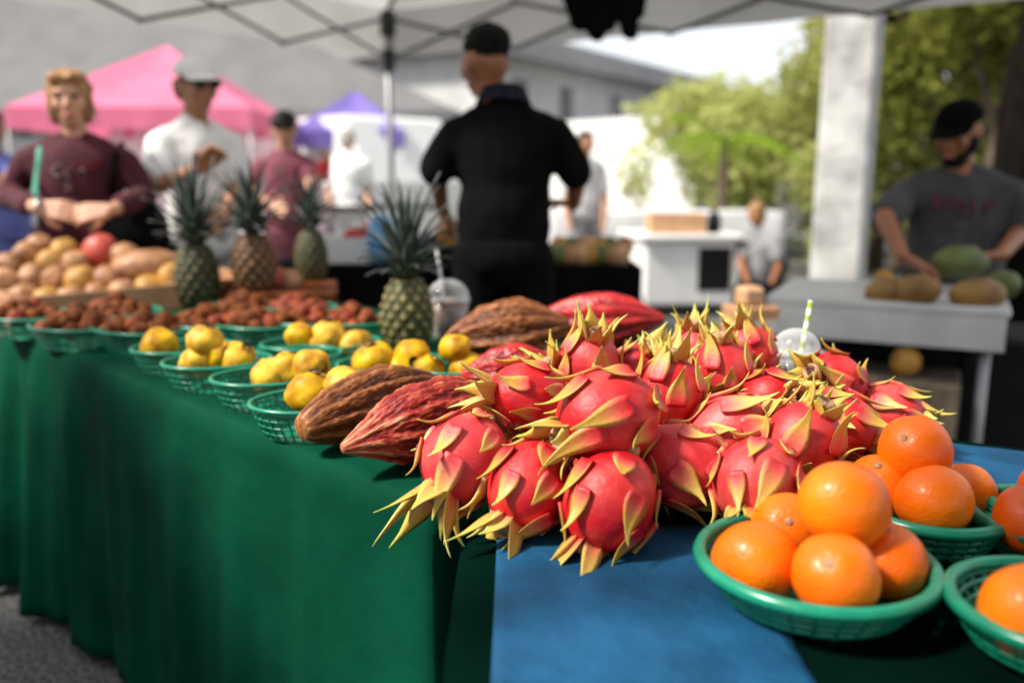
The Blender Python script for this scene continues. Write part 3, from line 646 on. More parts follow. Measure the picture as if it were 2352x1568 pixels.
YB = [  # rim centre in the picture, half axes, label, fruit (u, v, r, calyx direction, label)
    (700, 925, .105, .082, 'green basket of yellow fruit touching the brown cacao pod', [
        (715, 905, .040, (.2, .9, .2), 'bright yellow fruit against the tip of the brown cacao pod'), (790, 885, .034, (.9, .3, .2), 'yellow fruit half hidden behind the brown cacao pod')]),
    (598, 868, .105, .08, 'green basket second along the front edge from the cacao pods', [
        (622, 866, .038, (.15, -.55, .8), 'yellow fruit showing a dark underside above the basket rim'), (712, 846, .040, (.7, .1, .7), 'yellow fruit with round dark hole facing the cacao pods'), (660, 850, .034, (0, .9, .3), 'yellow fruit wedged between two others in the second basket')]),
    (478, 832, .105, .08, 'green basket third along the front edge from the cacao pods', [
        (455, 832, .036, (-.6, -.4, .7), 'ripe spotted fruit low in the third basket of the front row'), (548, 826, .037, (.5, .6, .4), 'smooth yellow fruit at the end of the third basket'), (472, 785, .038, (.3, .8, .3), 'ochre fruit on top of the third basket'), (505, 815, .033, (.5, .2, .6), 'ochre fruit behind the spotted one in the third basket')]),
    (400, 800, .105, .08, 'green basket last of the yellow fruit in the front row', [
        (368, 793, .039, (.5, -.6, .6), 'ochre fruit alone in the farthest yellow fruit basket')]),
    (885, 838, .11, .085, 'green basket of yellow fruit in front of the pineapple base', [
        (862, 836, .045, (-.2, .8, .3), 'broad pale yellow fruit in the basket by the pineapple'), (948, 824, .040, (.15, -.1, .9), 'yellow fruit with dark eye facing out by the pineapple'), (915, 858, .032, (.2, .7, .4), 'yellow fruit low beside the brown cacao pod stem')]),
    (720, 790, .13, .09, 'green basket of yellow fruit in the second row', [
        (690, 775, .034, (.2, -.7, .6), 'yellow fruit at the near end of the second row basket'), (755, 772, .040, (0, .9, .2), 'ochre fruit topping the second row basket'), (818, 792, .038, (-.3, -.6, .7), 'yellow fruit at the pineapple end of the second row basket'), (745, 800, .036, (.5, .2, .8), 'ochre fruit lying low in the second row basket')]),
    (1050, 845, .10, .075, 'green basket beneath the big brown pod', [
        (1070, 846, .034, (-.6, .5, .3), 'orange yellow fruit under the big brown pod'), (985, 848, .030, (.3, .6, .4), 'small yellow fruit between the baskets beside the big pod'), (1045, 800, .032, (0, .9, 0), 'ochre fruit tucked beneath the stem of the big brown pod')]),
]
rzb = math.atan2(ed.y, ed.x)
for k, (u, v, a_, b_, lab, fr) in enumerate(YB):
    loc = place_basket(u, v, .02)
    basket('fruit_basket', lab, loc, a_, b_, RIMH, group=GR, rz=.25)
    dep = (loc+V((0, 0, RIMH))-CAM).dot(V((0, math.cos(PITCH), -math.sin(PITCH))))
    for j, (fu, fv, r, cal, fl) in enumerate(fr):
        p = at(fu, fv, dep-.01)
        p.z = max(p.z, TZ+.012+r)
        yellow_fruit(p, r, k*7+j, cal, fl, 'yellow fruit in baskets')
p = place_basket(622, 822, .05); basket('fruit_basket', 'empty green basket between the two rows of yellow fruit', p, .10, .078, RIMH, group=GR, rz=.3)
p = tb(1530, 800, TZ+RIMH); basket('fruit_basket', 'green basket behind the dragon fruit pile by the red pod', (p.x, p.y, TZ+.001), .085, .07, RIMH, group=GR)
yellow_fruit(V((p.x+.01, p.y, TZ+.045)), .034, 91, (.3, .8, .2), 'yellow fruit in the basket behind the dragon fruit', 'yellow fruit in baskets')
# small brown fruit in the rear baskets
LY = fruit_mesh(.021, 1.05, 5, .1).mesh('small_fruit', K['lychee']); LR = fruit_mesh(.022, 1.0, 6, .1).mesh('small_fruit', K['tomato_dull'])
cnt = 0
for k, (u, v, a_, b_, lab) in enumerate([
        (330, 752, .14, .1, 'green basket of small brown fruit nearest the tan fruit heap'), (180, 745, .13, .1, 'green basket of small brown fruit at the table edge below the tan heap'), (60, 722, .13, .1, 'green basket of small brown fruit at the far end of the table'),
        (470, 740, .12, .09, 'green basket of small brown fruit in front of the far pineapple'), (590, 742, .12, .09, 'green basket of small red brown fruit beside the far pineapple'), (700, 735, .11, .085, 'green basket of small red fruit behind the second row of yellow fruit'),
        (810, 735, .11, .085, 'green basket of small red brown fruit beside the front pineapple'), (270, 715, .13, .1, 'green basket of small brown fruit under the tan fruit heap'), (560, 705, .12, .09, 'green basket of small brown fruit below the brown pineapple'), (690, 705, .11, .085, 'green basket of small dark red fruit at the back of the table')]):
    p = tb(u, v, TZ+RIMH); p.z = TZ+.001
    basket('fruit_basket', lab, p, a_, b_, RIMH, group='green baskets of small brown fruit', rz=rzb+.3, ribs=24)
    for j in range(17):
        an = j*2.4; rr = (j/17)**.5*.72; red = rnd.random() < (.45 if u > 560 else .18)
        o = bpy.data.objects.new('small_fruit', LR if red else LY); C.objects.link(o)
        lx, ly = a_*rr*math.cos(an), b_*rr*math.sin(an); ca, sa = math.cos(rzb+.3), math.sin(rzb+.3)
        o.location = (p.x+lx*ca-ly*sa, p.y+lx*sa+ly*ca, TZ+.028+.045*(1-rr)+rnd.uniform(0, .016)); o.rotation_euler = (rnd.uniform(0, 6), rnd.uniform(0, 6), 0); s = rnd.uniform(.85, 1.2); o.scale = (s, s, s)
        tag(o, 'small rosy red fruit heaped in the rear green baskets' if red else 'small brown fruit heaped in the rear green baskets', 'fruit', 'small rosy fruit in the rear baskets' if red else 'small brown fruit in the rear baskets')
# tan fruit heap at the far end
TF = [fruit_mesh(.055, .92, s, .14).mesh('tan_fruit', K[m]) for s, m in ((1, 'tan'), (2, 'tan'), (3, 'tan2'), (4, 'tan'))]
heap = [(10, 655, 2.9), (55, 685, 2.85), (110, 690, 2.85), (165, 690, 2.85), (225, 682, 2.9), (285, 678, 2.9), (345, 668, 2.95), (20, 610, 3.0), (75, 640, 2.93), (130, 645, 2.93), (190, 648, 2.93), (250, 645, 2.95), (305, 640, 3.0), (60, 585, 3.05), (120, 605, 3.05), (175, 610, 3.05), (290, 595, 3.1), (20, 700, 2.85), (150, 580, 3.12), (-20, 630, 2.95), (90, 570, 3.15), (395, 680, 2.9), (400, 640, 2.95)]
for k, (u, v, d) in enumerate(heap):
    o = bpy.data.objects.new('tan_fruit', TF[k % 4]); C.objects.link(o); o.location = at(u, v, d); o.rotation_euler = (rnd.uniform(0, 6), rnd.uniform(0, 6), rnd.uniform(0, 6)); s = rnd.uniform(.85, 1.1); o.scale = (s, s, s)
    tag(o, 'ochre round fruit in the heap before the woman in maroon' if k % 4 == 2 else 'tan round fruit in the heap before the woman in maroon', 'fruit', 'ochre fruit in the far heap' if k % 4 == 2 else 'tan fruit in the far heap')
o = fruit_mesh(.062, 1.05, 44, .1).build('rosy_fruit', K['rosy'], label='rosy red fruit on top of the tan heap', cat='fruit'); o.location = at(232, 578, 3.1)
o = fruit_mesh(.07, 1.75, 45, .08).build('tan_melon', K['tan'], label='long tan melon lying against the far pineapple', cat='melon'); o.location = at(345, 618, 3.0); o.rotation_euler = (0, PI/2, .2)
# a shallow tray carries the heap
tp = E0+ed*2.18+en*.42
hp = thing('fruit_tray', 'wooden tray under the tan fruit heap', 'tray', (tp.x, tp.y, TZ+.001), rzb)
b = MB(); b.box((0, 0, .01), (.62, .8, .02)); b.box((0, -.4, .04), (.62, .015, .08)); b.box((0, .4, .04), (.62, .015, .08)); b.box((-.31, 0, .04), (.015, .8, .08)); b.box((.31, 0, .04), (.015, .8, .08)); b.build('tray_body', K['carton'], hp, smooth=False)

# ------------------------------------------------------------------ pineapples
def pineapple(label, loc, r, h, ch, rind, seed, leaves=46, tilt=(0, 0), spread=1.0):
    q = random.Random(seed); t = thing('pineapple', label, 'pineapple', loc, q.uniform(0, 6), None, (tilt[0], tilt[1], q.uniform(0, 6)))
    b = MB(); rows = []; ts = []; na, nz = 11, 8; SEG, ROW = 132, 96
    for i in range(ROW+1):
        s = i/ROW; z = h*s
        pr = r*(math.sin(PI*(.11+.80*s))**.42)*(1-.10*s); row = []
        for j in range(SEG):
            th = j/SEG
            aa = (th*na+s*nz*.5); bb = (th*na-s*nz*.5)
            fa, fb = abs((aa % 1)-.5)*2, abs((bb % 1)-.5)*2
            e = (1-fa)*(1-fb) if False else min(1-fa, 1-fb); e = 1-max(fa, fb)
            bump_ = min(1, e*2.2)*.075+(.09*max(0, e-.72)/.28)
            rr = pr*(.93+bump_+.012*noise.noise(V((math.cos(2*PI*th)*6, math.sin(2*PI*th)*6, s*9+seed))))
            row.append(V((rr*math.cos(2*PI*th), rr*math.sin(2*PI*th), z)))
            ts.append(min(1, e*1.25)*.72+(.28 if e > .78 else 0))
        rows.append(row)
    b.grid(rows, True, True, True, t=ts); b.build('rind', rind, t)
    cr = MB()
    for k in range(leaves):
        f = k/leaves; an = k*2.39996; el = .78+.76*f**.7; L2 = ch*(.55+.5*f)*q.uniform(.85, 1.1)*(1 if f < .85 else .9); wd = r*.30*(1-.35*f)
        out = V((math.cos(an), math.sin(an), 0)); side = V((-math.sin(an), math.cos(an), 0)); p = V((0, 0, h*.985+.025*f))+out*r*.28*(1-f*.8)
        rows = []; th = el; n = 8; ts = []
        for i in range(n+1):
            s = i/n; ww = wd*(1-s)**.75*(.75+.9*s*(1-s))+.0006
            up = V((0, 0, 1))*math.cos(th)-out*math.sin(th)
            rows.append([p-side*ww+up*ww*.45, p-up*.0015, p+side*ww+up*ww*.45, p+up*.003])
            ts += [s]*4
            p = p+(out*math.cos(th)+V((0, 0, 1))*math.sin(th))*L2/n*(.55+.45*min(1, f+.35)); th -= (.16*(1-f)+.03)*spread
        cr.grid(rows, True, True, True, t=ts)
    cr.build('crown', K['pine_leaf'], t)
    return t
p = tb(938, 800, TZ); pineapple('green pineapple standing in front among the baskets', (p.x, p.y, TZ+.001), .068, .172, .24, K['pine'], 3, 46)
p = tb(458, 705, TZ); pineapple('tall green pineapple beside the tan fruit heap', (p.x, p.y, TZ+.001), .074, .20, .28, K['pine_dark'], 5, 40)
p = tb(578, 712, TZ); pineapple('brown pineapple between the two dark green ones', (p.x, p.y+.05, TZ+.06), .074, .175, .24, K['pine_brown'], 8, 40, spread=1.3)
p = tb(650, 700, TZ); pineapple('small dark pineapple farthest back behind the brown one', (p.x+.05, p.y+.22, TZ+.05), .06, .18, .2, K['pine_dark'], 10, 36)
# crate the two far pineapples stand in
p = tb(600, 708, TZ); t = thing('fruit_crate', 'low brown crate under the brown pineapple', 'crate', (p.x+.05, p.y+.12, TZ+.001), .2)
MB().box((0, 0, .028), (.34, .34, .055), bev=.006).build('crate_body', K['lychee'], t, smooth=False)
for k, (u, v, m, lab) in enumerate([(637, 640, 'rosy', 'red apple beside the dark pineapple'), (668, 645, 'tan', 'tan apple beside the red one under the dark pineapple'), (540, 672, 'lychee', 'brown fruit under the brown pineapple'), (600, 668, 'lychee', 'dull brown fruit beside the red apple')]):
    o = fruit_mesh(.04, .95, 60+k, .08).build('apple' if k < 2 else 'fruit', K[m], label=lab, cat='fruit'); o.location = at(u, v, 2.9)

# ------------------------------------------------------------------ cacao pods
def pod(label, a_, b_, r, mat, seed, lobes=10, rough=.10, neck=.5, stem=False, blunt=.62, pale=.12):
    """from stem end a_ to pointed end b_"""
    a_, b_ = V(a_), V(b_); d = b_-a_; L2 = d.length
    t = thing('cacao_pod', label, 'cacao pod', a_); t.rotation_mode = 'QUATERNION'; t.rotation_quaternion = d.to_track_quat('Z', 'Y')
    b = MB(); rows = []; ts = []; NS, NT = 130, 200
    for i in range(NS+1):
        s = i/NS
        pr = (math.sin(PI*min(1, .03+s*.94))**(blunt if s < .5 else .62))*(1-.12*(1-s))*(1-.42*max(0, (s-.62)/.38)**1.6)*(1-neck*.6*max(0, (.30-s)/.30)**1.1)
        row = []
        for j in range(NT):
            th = 2*PI*j/NT
            tw = th+.10*math.sin(s*3+seed)+.03*noise.noise(V((s*9, th*2, seed)))
            rid = math.cos(lobes*tw)*.5+.5; r2 = math.cos(2*lobes*tw+1)*.5+.5
            P_ = V((math.cos(th)*5, math.sin(th)*5, s*L2/r*2.2+seed*7))
            nz_ = noise.noise(P_)+.9*noise.noise(P_*2.6)+.5*noise.noise(P_*5)
            fade = min(1, 6*s+.1, 6*(1-s)+.15)
            k = 1-.115*(1-rid)**1.3*fade-.035*(1-r2)*fade+rough*.55*nz_*fade
            row.append(V((r*pr*k*math.cos(th), r*pr*k*math.sin(th), L2*s)))
            ts.append(max(0, min(1, .10+.42*rid+.12*r2+.34*nz_+.5*max(0, 1-s/pale))))  # ridges slightly paler by nature; furrow shading deepened in the colour
        rows.append(row)
    b.grid(rows, True, True, True, t=ts); b.build('husk', mat, t)
    if stem: MB().tube([(0, 0, .006), (0, .002, -.008), (.004, .003, -.02)], [.011, .009, .01], 10).build('stem', K['scar'], t)
    return t
z1 = TZ+.048
A0 = tb(692, 985, z1); A1 = at(1000, 868, 1.50); A1.z = max(A1.z, TZ+.06)
pod('long brown ridged cacao pod lying along the baskets', A0, A1, .058, K['cacao_brown'], 1, 10, .10, .1, False, .42, .05)
B0 = tb(786, 1030, TZ+.05); B1 = at(1160, 905, 1.36)
pod('red ridged cacao pod with pale neck below the brown one', B0, B1, .062, K['cacao_red'], 2, 10, .10, .75, False, .6, .30)
C0 = at(1024, 790, 1.86); C1 = at(1310, 745, 1.84)
pod('big brown cacao pod propped up behind the dragon fruit', C0, C1, .080, K['cacao_brown'], 3, 10, .085, .3, False, .5, .05)
D0 = at(1235, 735, 2.07); D1 = at(1525, 732, 2.0)
pod('scarlet cacao pod behind the big brown pod', D0, D1, .068, K['cacao_scarlet'], 4, 10, .06, .3, False, .5, .02)
pod('dark red cacao pod squeezed under the big brown pod', at(1060, 862, 1.62), at(1290, 838, 1.62), .052, K['cacao_scarlet'], 5, 10, .1)
pod('dark brown cacao pod in shade beneath the big brown pod', at(1090, 840, 1.85), at(1330, 830, 1.8), .05, K['cacao_brown'], 6, 10, .1)

# ------------------------------------------------------------------ dragon fruit
def scale_leaf(b, p, out, up, side, L2, wd, curl, t0=.45, t1=1.0, n=11, hug=0.0, sway=0.0):
    """one fleshy scale: p base, up along the fruit, out away from it; hug keeps the lower part on the skin before it curls off"""
    rows = []; ts = []; ang = -hug
    for i in range(n+1):
        s = i/n; ww = wd*((1-s)**.8)*(.72+.75*math.sin(PI*min(1, s*1.15+.12)))+.0007; th = .0024*(1-s)+.0006; cup = .28*ww
        d = up*math.cos(ang)+out*math.sin(ang)+side*sway*s; nn = out*math.cos(ang)-up*math.sin(ang)
        rows.append([p-side*ww+nn*cup, p-side*ww*.5+nn*(cup*.2-th), p-nn*th, p+side*ww*.5+nn*(cup*.2-th), p+side*ww+nn*cup, p+side*ww*.5+nn*(cup*.35+th*.4), p+nn*th*.5, p-side*ww*.5+nn*(cup*.35+th*.4)])
        ts += [t0+(t1-t0)*s**.8+e for e in (.08, 0, -.04, 0, .08, 0, -.03, 0)]
        p = p+d.normalized()*L2/n; ang += curl/n*(.2+1.8*s)
    b.grid(rows, True, True, True, t=ts)
def dragon(label, pos, r, tip, seed, el=1.16, crown=1.0, roll=None, nsc=14):
    q = random.Random(seed*13+5); t = thing('dragon_fruit', label, 'dragon fruit', pos, group='dragon fruit piled at the table corner')
    t.rotation_mode = 'QUATERNION'; t.rotation_quaternion = tip.to_track_quat('Z', 'Y')@Euler((0, 0, q.uniform(0, 6.28) if roll is None else roll)).to_quaternion()
    hl = r*el
    sites = []
    for k in range(nsc):
        f = (k+.5)/nsc; zc = -0.78+1.5*f; an = k*2.39996+q.uniform(-.15, .15); sites.append((an, zc))
    def surf(an, zc): rr = r*math.sqrt(max(0, 1-zc*zc))*(1+.06*zc); return V((rr*math.cos(an), rr*math.sin(an), hl*zc))
    b = MB(); rows = []; NS, NT = 36, 44; ts = []
    for i in range(NS+1):
        zc = -math.cos(PI*(.015+.97*i/NS)); row = []
        for j in range(NT):
            an = 2*PI*j/NT; p = surf(an, zc); k = 1.0; hot = 0
            for sa, sz in sites:
                c_ = math.cos(an-sa)
                if c_ > .6:
                    dz = (zc-sz); dd = (1-c_)*14+((dz*el)**2)*16
                    if dd < 4: k += .016*math.exp(-dd)*(1 if dz < .1 else .3); hot = max(hot, math.exp(-dd*2.2))
            k += .02*noise.noise(p/r*1.4+V((seed, 0, 0)))
            row.append(p*k); ts.append(.21+.16*noise.noise(p/r*1.1+V((0, seed, 0)))+.07*noise.noise(p/r*4+V((seed, 0, 0)))+.10*hot)
        rows.append(row)
    b.grid(rows, True, True, True, t=ts)
    for sa, sz in sites:
        p = surf(sa, sz)*1.03; out = V((math.cos(sa)*math.sqrt(1-sz*sz), math.sin(sa)*math.sqrt(1-sz*sz), sz/el)).normalized(); side = V((-math.sin(sa), math.cos(sa), 0)); up = side.cross(out)*-1
        if up.z < 0: up = -up
        f = (sz+.8)/1.55
        scale_leaf(b, p-up*r*.30-out*r*.02, out, (up+out*.06).normalized(), side, r*(.70+.75*f)*q.uniform(.75, 1.3), r*.24*q.uniform(.75, 1.2), q.uniform(.35, 1.3), .17, .90, hug=.06, sway=q.uniform(-.5, .5))
    b.build('fruit_skin', K['dragon'], t)
    nc = 7
    for k in range(nc):
        an = 2*PI*k/nc+q.uniform(-.25, .25); s_ = MB(); out = V((math.cos(an), math.sin(an), 0)); side = V((-math.sin(an), math.cos(an), 0))
        up = (V((0, 0, 1))+out*q.uniform(.25, .75)).normalized(); o2 = side.cross(up); o2 = o2 if o2.dot(out) > 0 else -o2
        scale_leaf(s_, V((0, 0, hl*.90))+out*r*.30, o2, up, side, r*q.uniform(.65, 1.4)*crown, r*.22*q.uniform(.8, 1.2), q.uniform(-.3, 1.0), .36, 1.0, 12, sway=q.uniform(-.5, .5))
        s_.build('tip_scale', K['dragon'], t)
    o = MB().lathe([(r*.26, -.006), (r*.27, .008), (r*.21, .012), (r*.17, .004), (r*.02, -.002)], 18).build('flower_scar', K['scar'], t); o.location = (0, 0, hl*.985)
    o2 = MB().lathe([(.001, .0), (r*.15, .0), (r*.15, .003), (.001, .006)], 14).build('scar_core', K['scar_dark'], o); o2.location = (0, 0, .003)
    # stem nub
    o = MB().lathe([(r*.16, 0), (r*.13, -.008), (r*.03, -.014)], 12).build('stem_nub', K['scar'], t); o.location = (0, 0, -hl*.985)
    return t
DF = [
    (1068, 1050, 1.10, .057, (-.48, -.70, .55), 'dragon fruit at the table corner with spikes over the green cloth', 1.25),
    (1218, 1112, 1.05, .051, (-.50, -.72, .45), 'narrow dragon fruit leaning over the black gap between cloths', 1.2),
    (1402, 1148, 1.005, .055, (-.45, -.85, .25), 'dragon fruit lowest in the pile with spike on the blue cloth', 1.2),
    (1398, 958, 1.06, .061, (-.85, -.35, .30), 'biggest glossy dragon fruit on top of the front of the pile', .9),
    (1215, 912, 1.17, .049, (-.92, .12, .25), 'pale rosy dragon fruit over the end of the red cacao pod', 1.4),
    (1352, 842, 1.30, .048, (.15, .82, .45), 'dragon fruit with upright spikes beside the big brown pod', 1.3),
    (1535, 905, 1.20, .049, (.05, .95, .15), 'upright dragon fruit next to the biggest one', 1.1),
    (1655, 858, 1.31, .046, (-.1, .9, .2), 'bright red dragon fruit with spikes before the tan carton', 1.3),
    (1722, 815, 1.42, .045, (-.35, .9, .0), 'topmost dragon fruit below the tan carton', 1.2),
    (1762, 920, 1.28, .046, (.45, .15, .75), 'small dark red dragon fruit under the clear cup', .9),
    (1912, 882, 1.34, .050, (-.75, .35, .55), 'dragon fruit in front of the clear cup with scar toward it', 1.1),
    (1675, 990, 1.16, .050, (.75, .25, .35), 'dull red dragon fruit in the middle of the pile', .8),
    (1568, 1065, 1.09, .052, (.75, -.55, .1), 'shadowed dragon fruit above the dark cloth beside the lowest one', .8),
    (1738, 1105, 1.035, .053, (-.35, -.62, .65), 'smooth pale dragon fruit beside the front orange bowl', .8),
    (1836, 1022, 1.11, .051, (.35, .75, .30), 'dragon fruit directly above the top orange of the front bowl', .8),
    (1925, 972, 1.20, .047, (.82, -.35, .25), 'dragon fruit at the pile edge before the rear orange bowl', .8),
    (2040, 948, 1.33, .047, (.72, -.25, .40), 'darkest dragon fruit at the table end behind the rear oranges', .8),
    (1598, 815, 1.45, .043, (-.15, .95, .25), 'pale spiky dragon fruit near the green basket by the red pod', 1.5),
    (1462, 862, 1.34, .046, (.35, .75, .50), 'dragon fruit wedged behind the biggest one with tan scar up', 1.1),
    (1250, 1010, 1.22, .052, (-.5, .3, .5), 'half hidden dragon fruit beneath the pale rosy one', .9),
    (1340, 1050, 1.16, .050, (.1, -.3, .95), 'half hidden dragon fruit with scar out under the biggest one', .9),
    (1490, 1005, 1.22, .052, (.5, .3, .3), 'half hidden dragon fruit between the biggest and the middle one', .8),
    (1600, 945, 1.32, .050, (.2, .6, .4), 'half hidden dragon fruit below the bright red one', .8),
    (1850, 960, 1.32, .048, (.2, .5, .6), 'half hidden dragon fruit under the one before the cup', .8),
    (1500, 880, 1.48, .050, (0, .7, .2), 'half hidden dragon fruit at the back by the scarlet pod', .9),
    (1720, 900, 1.48, .052, (0, .8, .1), 'half hidden dragon fruit at the back below the topmost one', .9),
    (1300, 905, 1.32, .050, (-.4, .6, .2), 'half hidden dragon fruit behind the pale rosy one', 1.0),
]
for k, (u, v, d, r, tip, lab, cr) in enumerate(DF):
    p = at(u, v, d); p.z = max(p.z, (TZ if p.x < 0 else BZ+.004)+r*.93)
    dragon(lab, p, r*.95, camdir(*tip), k+1, el=1.12+.1*((k*37) % 10)/10, crown=cr*(.72 if v < 900 else 1.08 if k < 3 else .85))

# ------------------------------------------------------------------ oranges in bowls
def orange(p, r, seed, label, m='orange', grp='oranges in the bowls'):
    t = thing('orange', label, 'orange', p, group=grp, rot=Euler((rnd.uniform(-1, 1), rnd.uniform(-1, 1), rnd.uniform(0, 6))))
    b = MB(); rows = []
    for i in range(33):
        a = -PI/2+.02+(PI-.04)*i/32
        rows.append([])
        for j in range(48):
            q_ = V((math.cos(a)*math.cos(2*PI*j/48), math.cos(a)*math.sin(2*PI*j/48), math.sin(a)*.96))
            k = 1+.045*noise.noise(q_*1.2+V((seed*3.7, seed, 0)))+.008*noise.noise(q_*5+V((seed, 0, 0)))-.05*math.exp(-((1-math.sin(a))*30))
            rows[-1].append(q_*r*k)
    b.grid(rows, True, True, True); b.build('peel', K[m], t)
    o = MB().lathe([(.0045, -.001), (.004, .0015), (.001, .002)], 10).build('stem_scar', K['scar'], t); o.location = (0, 0, r*.915)
bz = BZ+.006
def bowl(label, c, r, h=.042): return basket('fruit_bowl', label, (c.x, c.y, bz), r, r, h, .0075, 'green bowls of oranges', taper=.70, ribs=30, solid=True, rib_r=.0036)
c = at(1870, 1290, .88); bowl('green plastic bowl holding the heap of front oranges', c, .113)
for k, (u, v, d, r, lab) in enumerate([
        (1737, 1292, .795, .0395, 'orange at the blue cloth side of the front bowl'), (1918, 1322, .745, .0365, 'orange at the very front rim of the front bowl'), (2035, 1288, .795, .0355, 'orange at the shaded side of the front bowl'),
        (1808, 1215, .87, .036, 'orange at the dragon fruit side of the front bowl'), (1968, 1225, .865, .036, 'orange hidden at the back of the front bowl'), (1937, 1160, .79, .041, 'shiny orange crowning the front bowl')]):
    orange(at(u, v, d*1.09), r*1.09, k, lab)
c = at(2135, 1165, 1.02); bowl('green plastic bowl behind the front one', c, .082)
for k, (u, v, d, r, lab) in enumerate([
        (2102, 1034, .955, .039, 'orange crowning the rear bowl'), (2143, 1150, .905, .0385, 'orange at the front rim of the rear bowl'), (2020, 1118, .965, .037, 'orange between the front and rear bowls'),
        (2212, 1135, .985, .036, 'orange at the shaded side of the rear bowl'), (2110, 1095, 1.03, .036, 'orange hidden at the back of the rear bowl')]):
    orange(at(u, v, d*1.085), r*1.085, 20+k, lab)
c = at(2425, 1190, .99); bowl('green bowl cut by the frame level with the rear bowl', c, .088)
for k, (u, v, d, lab) in enumerate([(2372, 1195, .87, 'deep orange fruit in the bowl cut by the frame'), (2460, 1170, .87, 'deep orange fruit deeper in the bowl cut by the frame'), (2425, 1130, .93, 'deep orange fruit at the back of the bowl cut by the frame')]):
    orange(at(u, v, d*1.1), .040, 30+k, lab, 'orange_deep')
c = at(2440, 1400, .784); bowl('nearest green bowl at the lower corner', c, .092)
for k, (u, v, d, lab) in enumerate([(2372, 1410, .67, 'large orange in the nearest bowl at the lower corner'), (2520, 1410, .67, 'second orange in the nearest bowl at the lower corner')]):
    orange(at(u, v, d*1.13), .044, 40+k, lab)

# ------------------------------------------------------------------ people
def hand(mb, wr, d, nrm, s=1, side=1, curl=.5):
    d = d.normalized(); nrm = (nrm-d*nrm.dot(d)).normalized(); ac = d.cross(nrm)
    for i in range(4):
        o = (i-1.5)
        base = wr+d*.088*s+ac*o*.021*s
        mb.capsule(wr+ac*o*.012*s+d*.01*s, .016*s, base, .0125*s, 8)
        ln = (.066, .076, .071, .055)[i]*s; p = base; a = curl*.35; rr = .0098*s
        for seg, fr in ((0, .45), (1, .32), (2, .23)):
            dd = d*math.cos(a)+nrm*math.sin(a)+ac*o*.05; e = p+dd.normalized()*ln*fr; mb.capsule(p, rr, e, rr*.9, 8); p = e; a += curl*.9; rr *= .9
    p = wr+d*.025*s+ac*side*-.022*s; e = p+(d*.6+ac*side*-.75+nrm*.3).normalized()*.042*s; mb.capsule(p, .014*s, e, .0115*s, 8)
    mb.capsule(e, .0115*s, e+(d*.85+ac*side*-.2+nrm*.45).normalized()*.034*s, .009*s, 8)
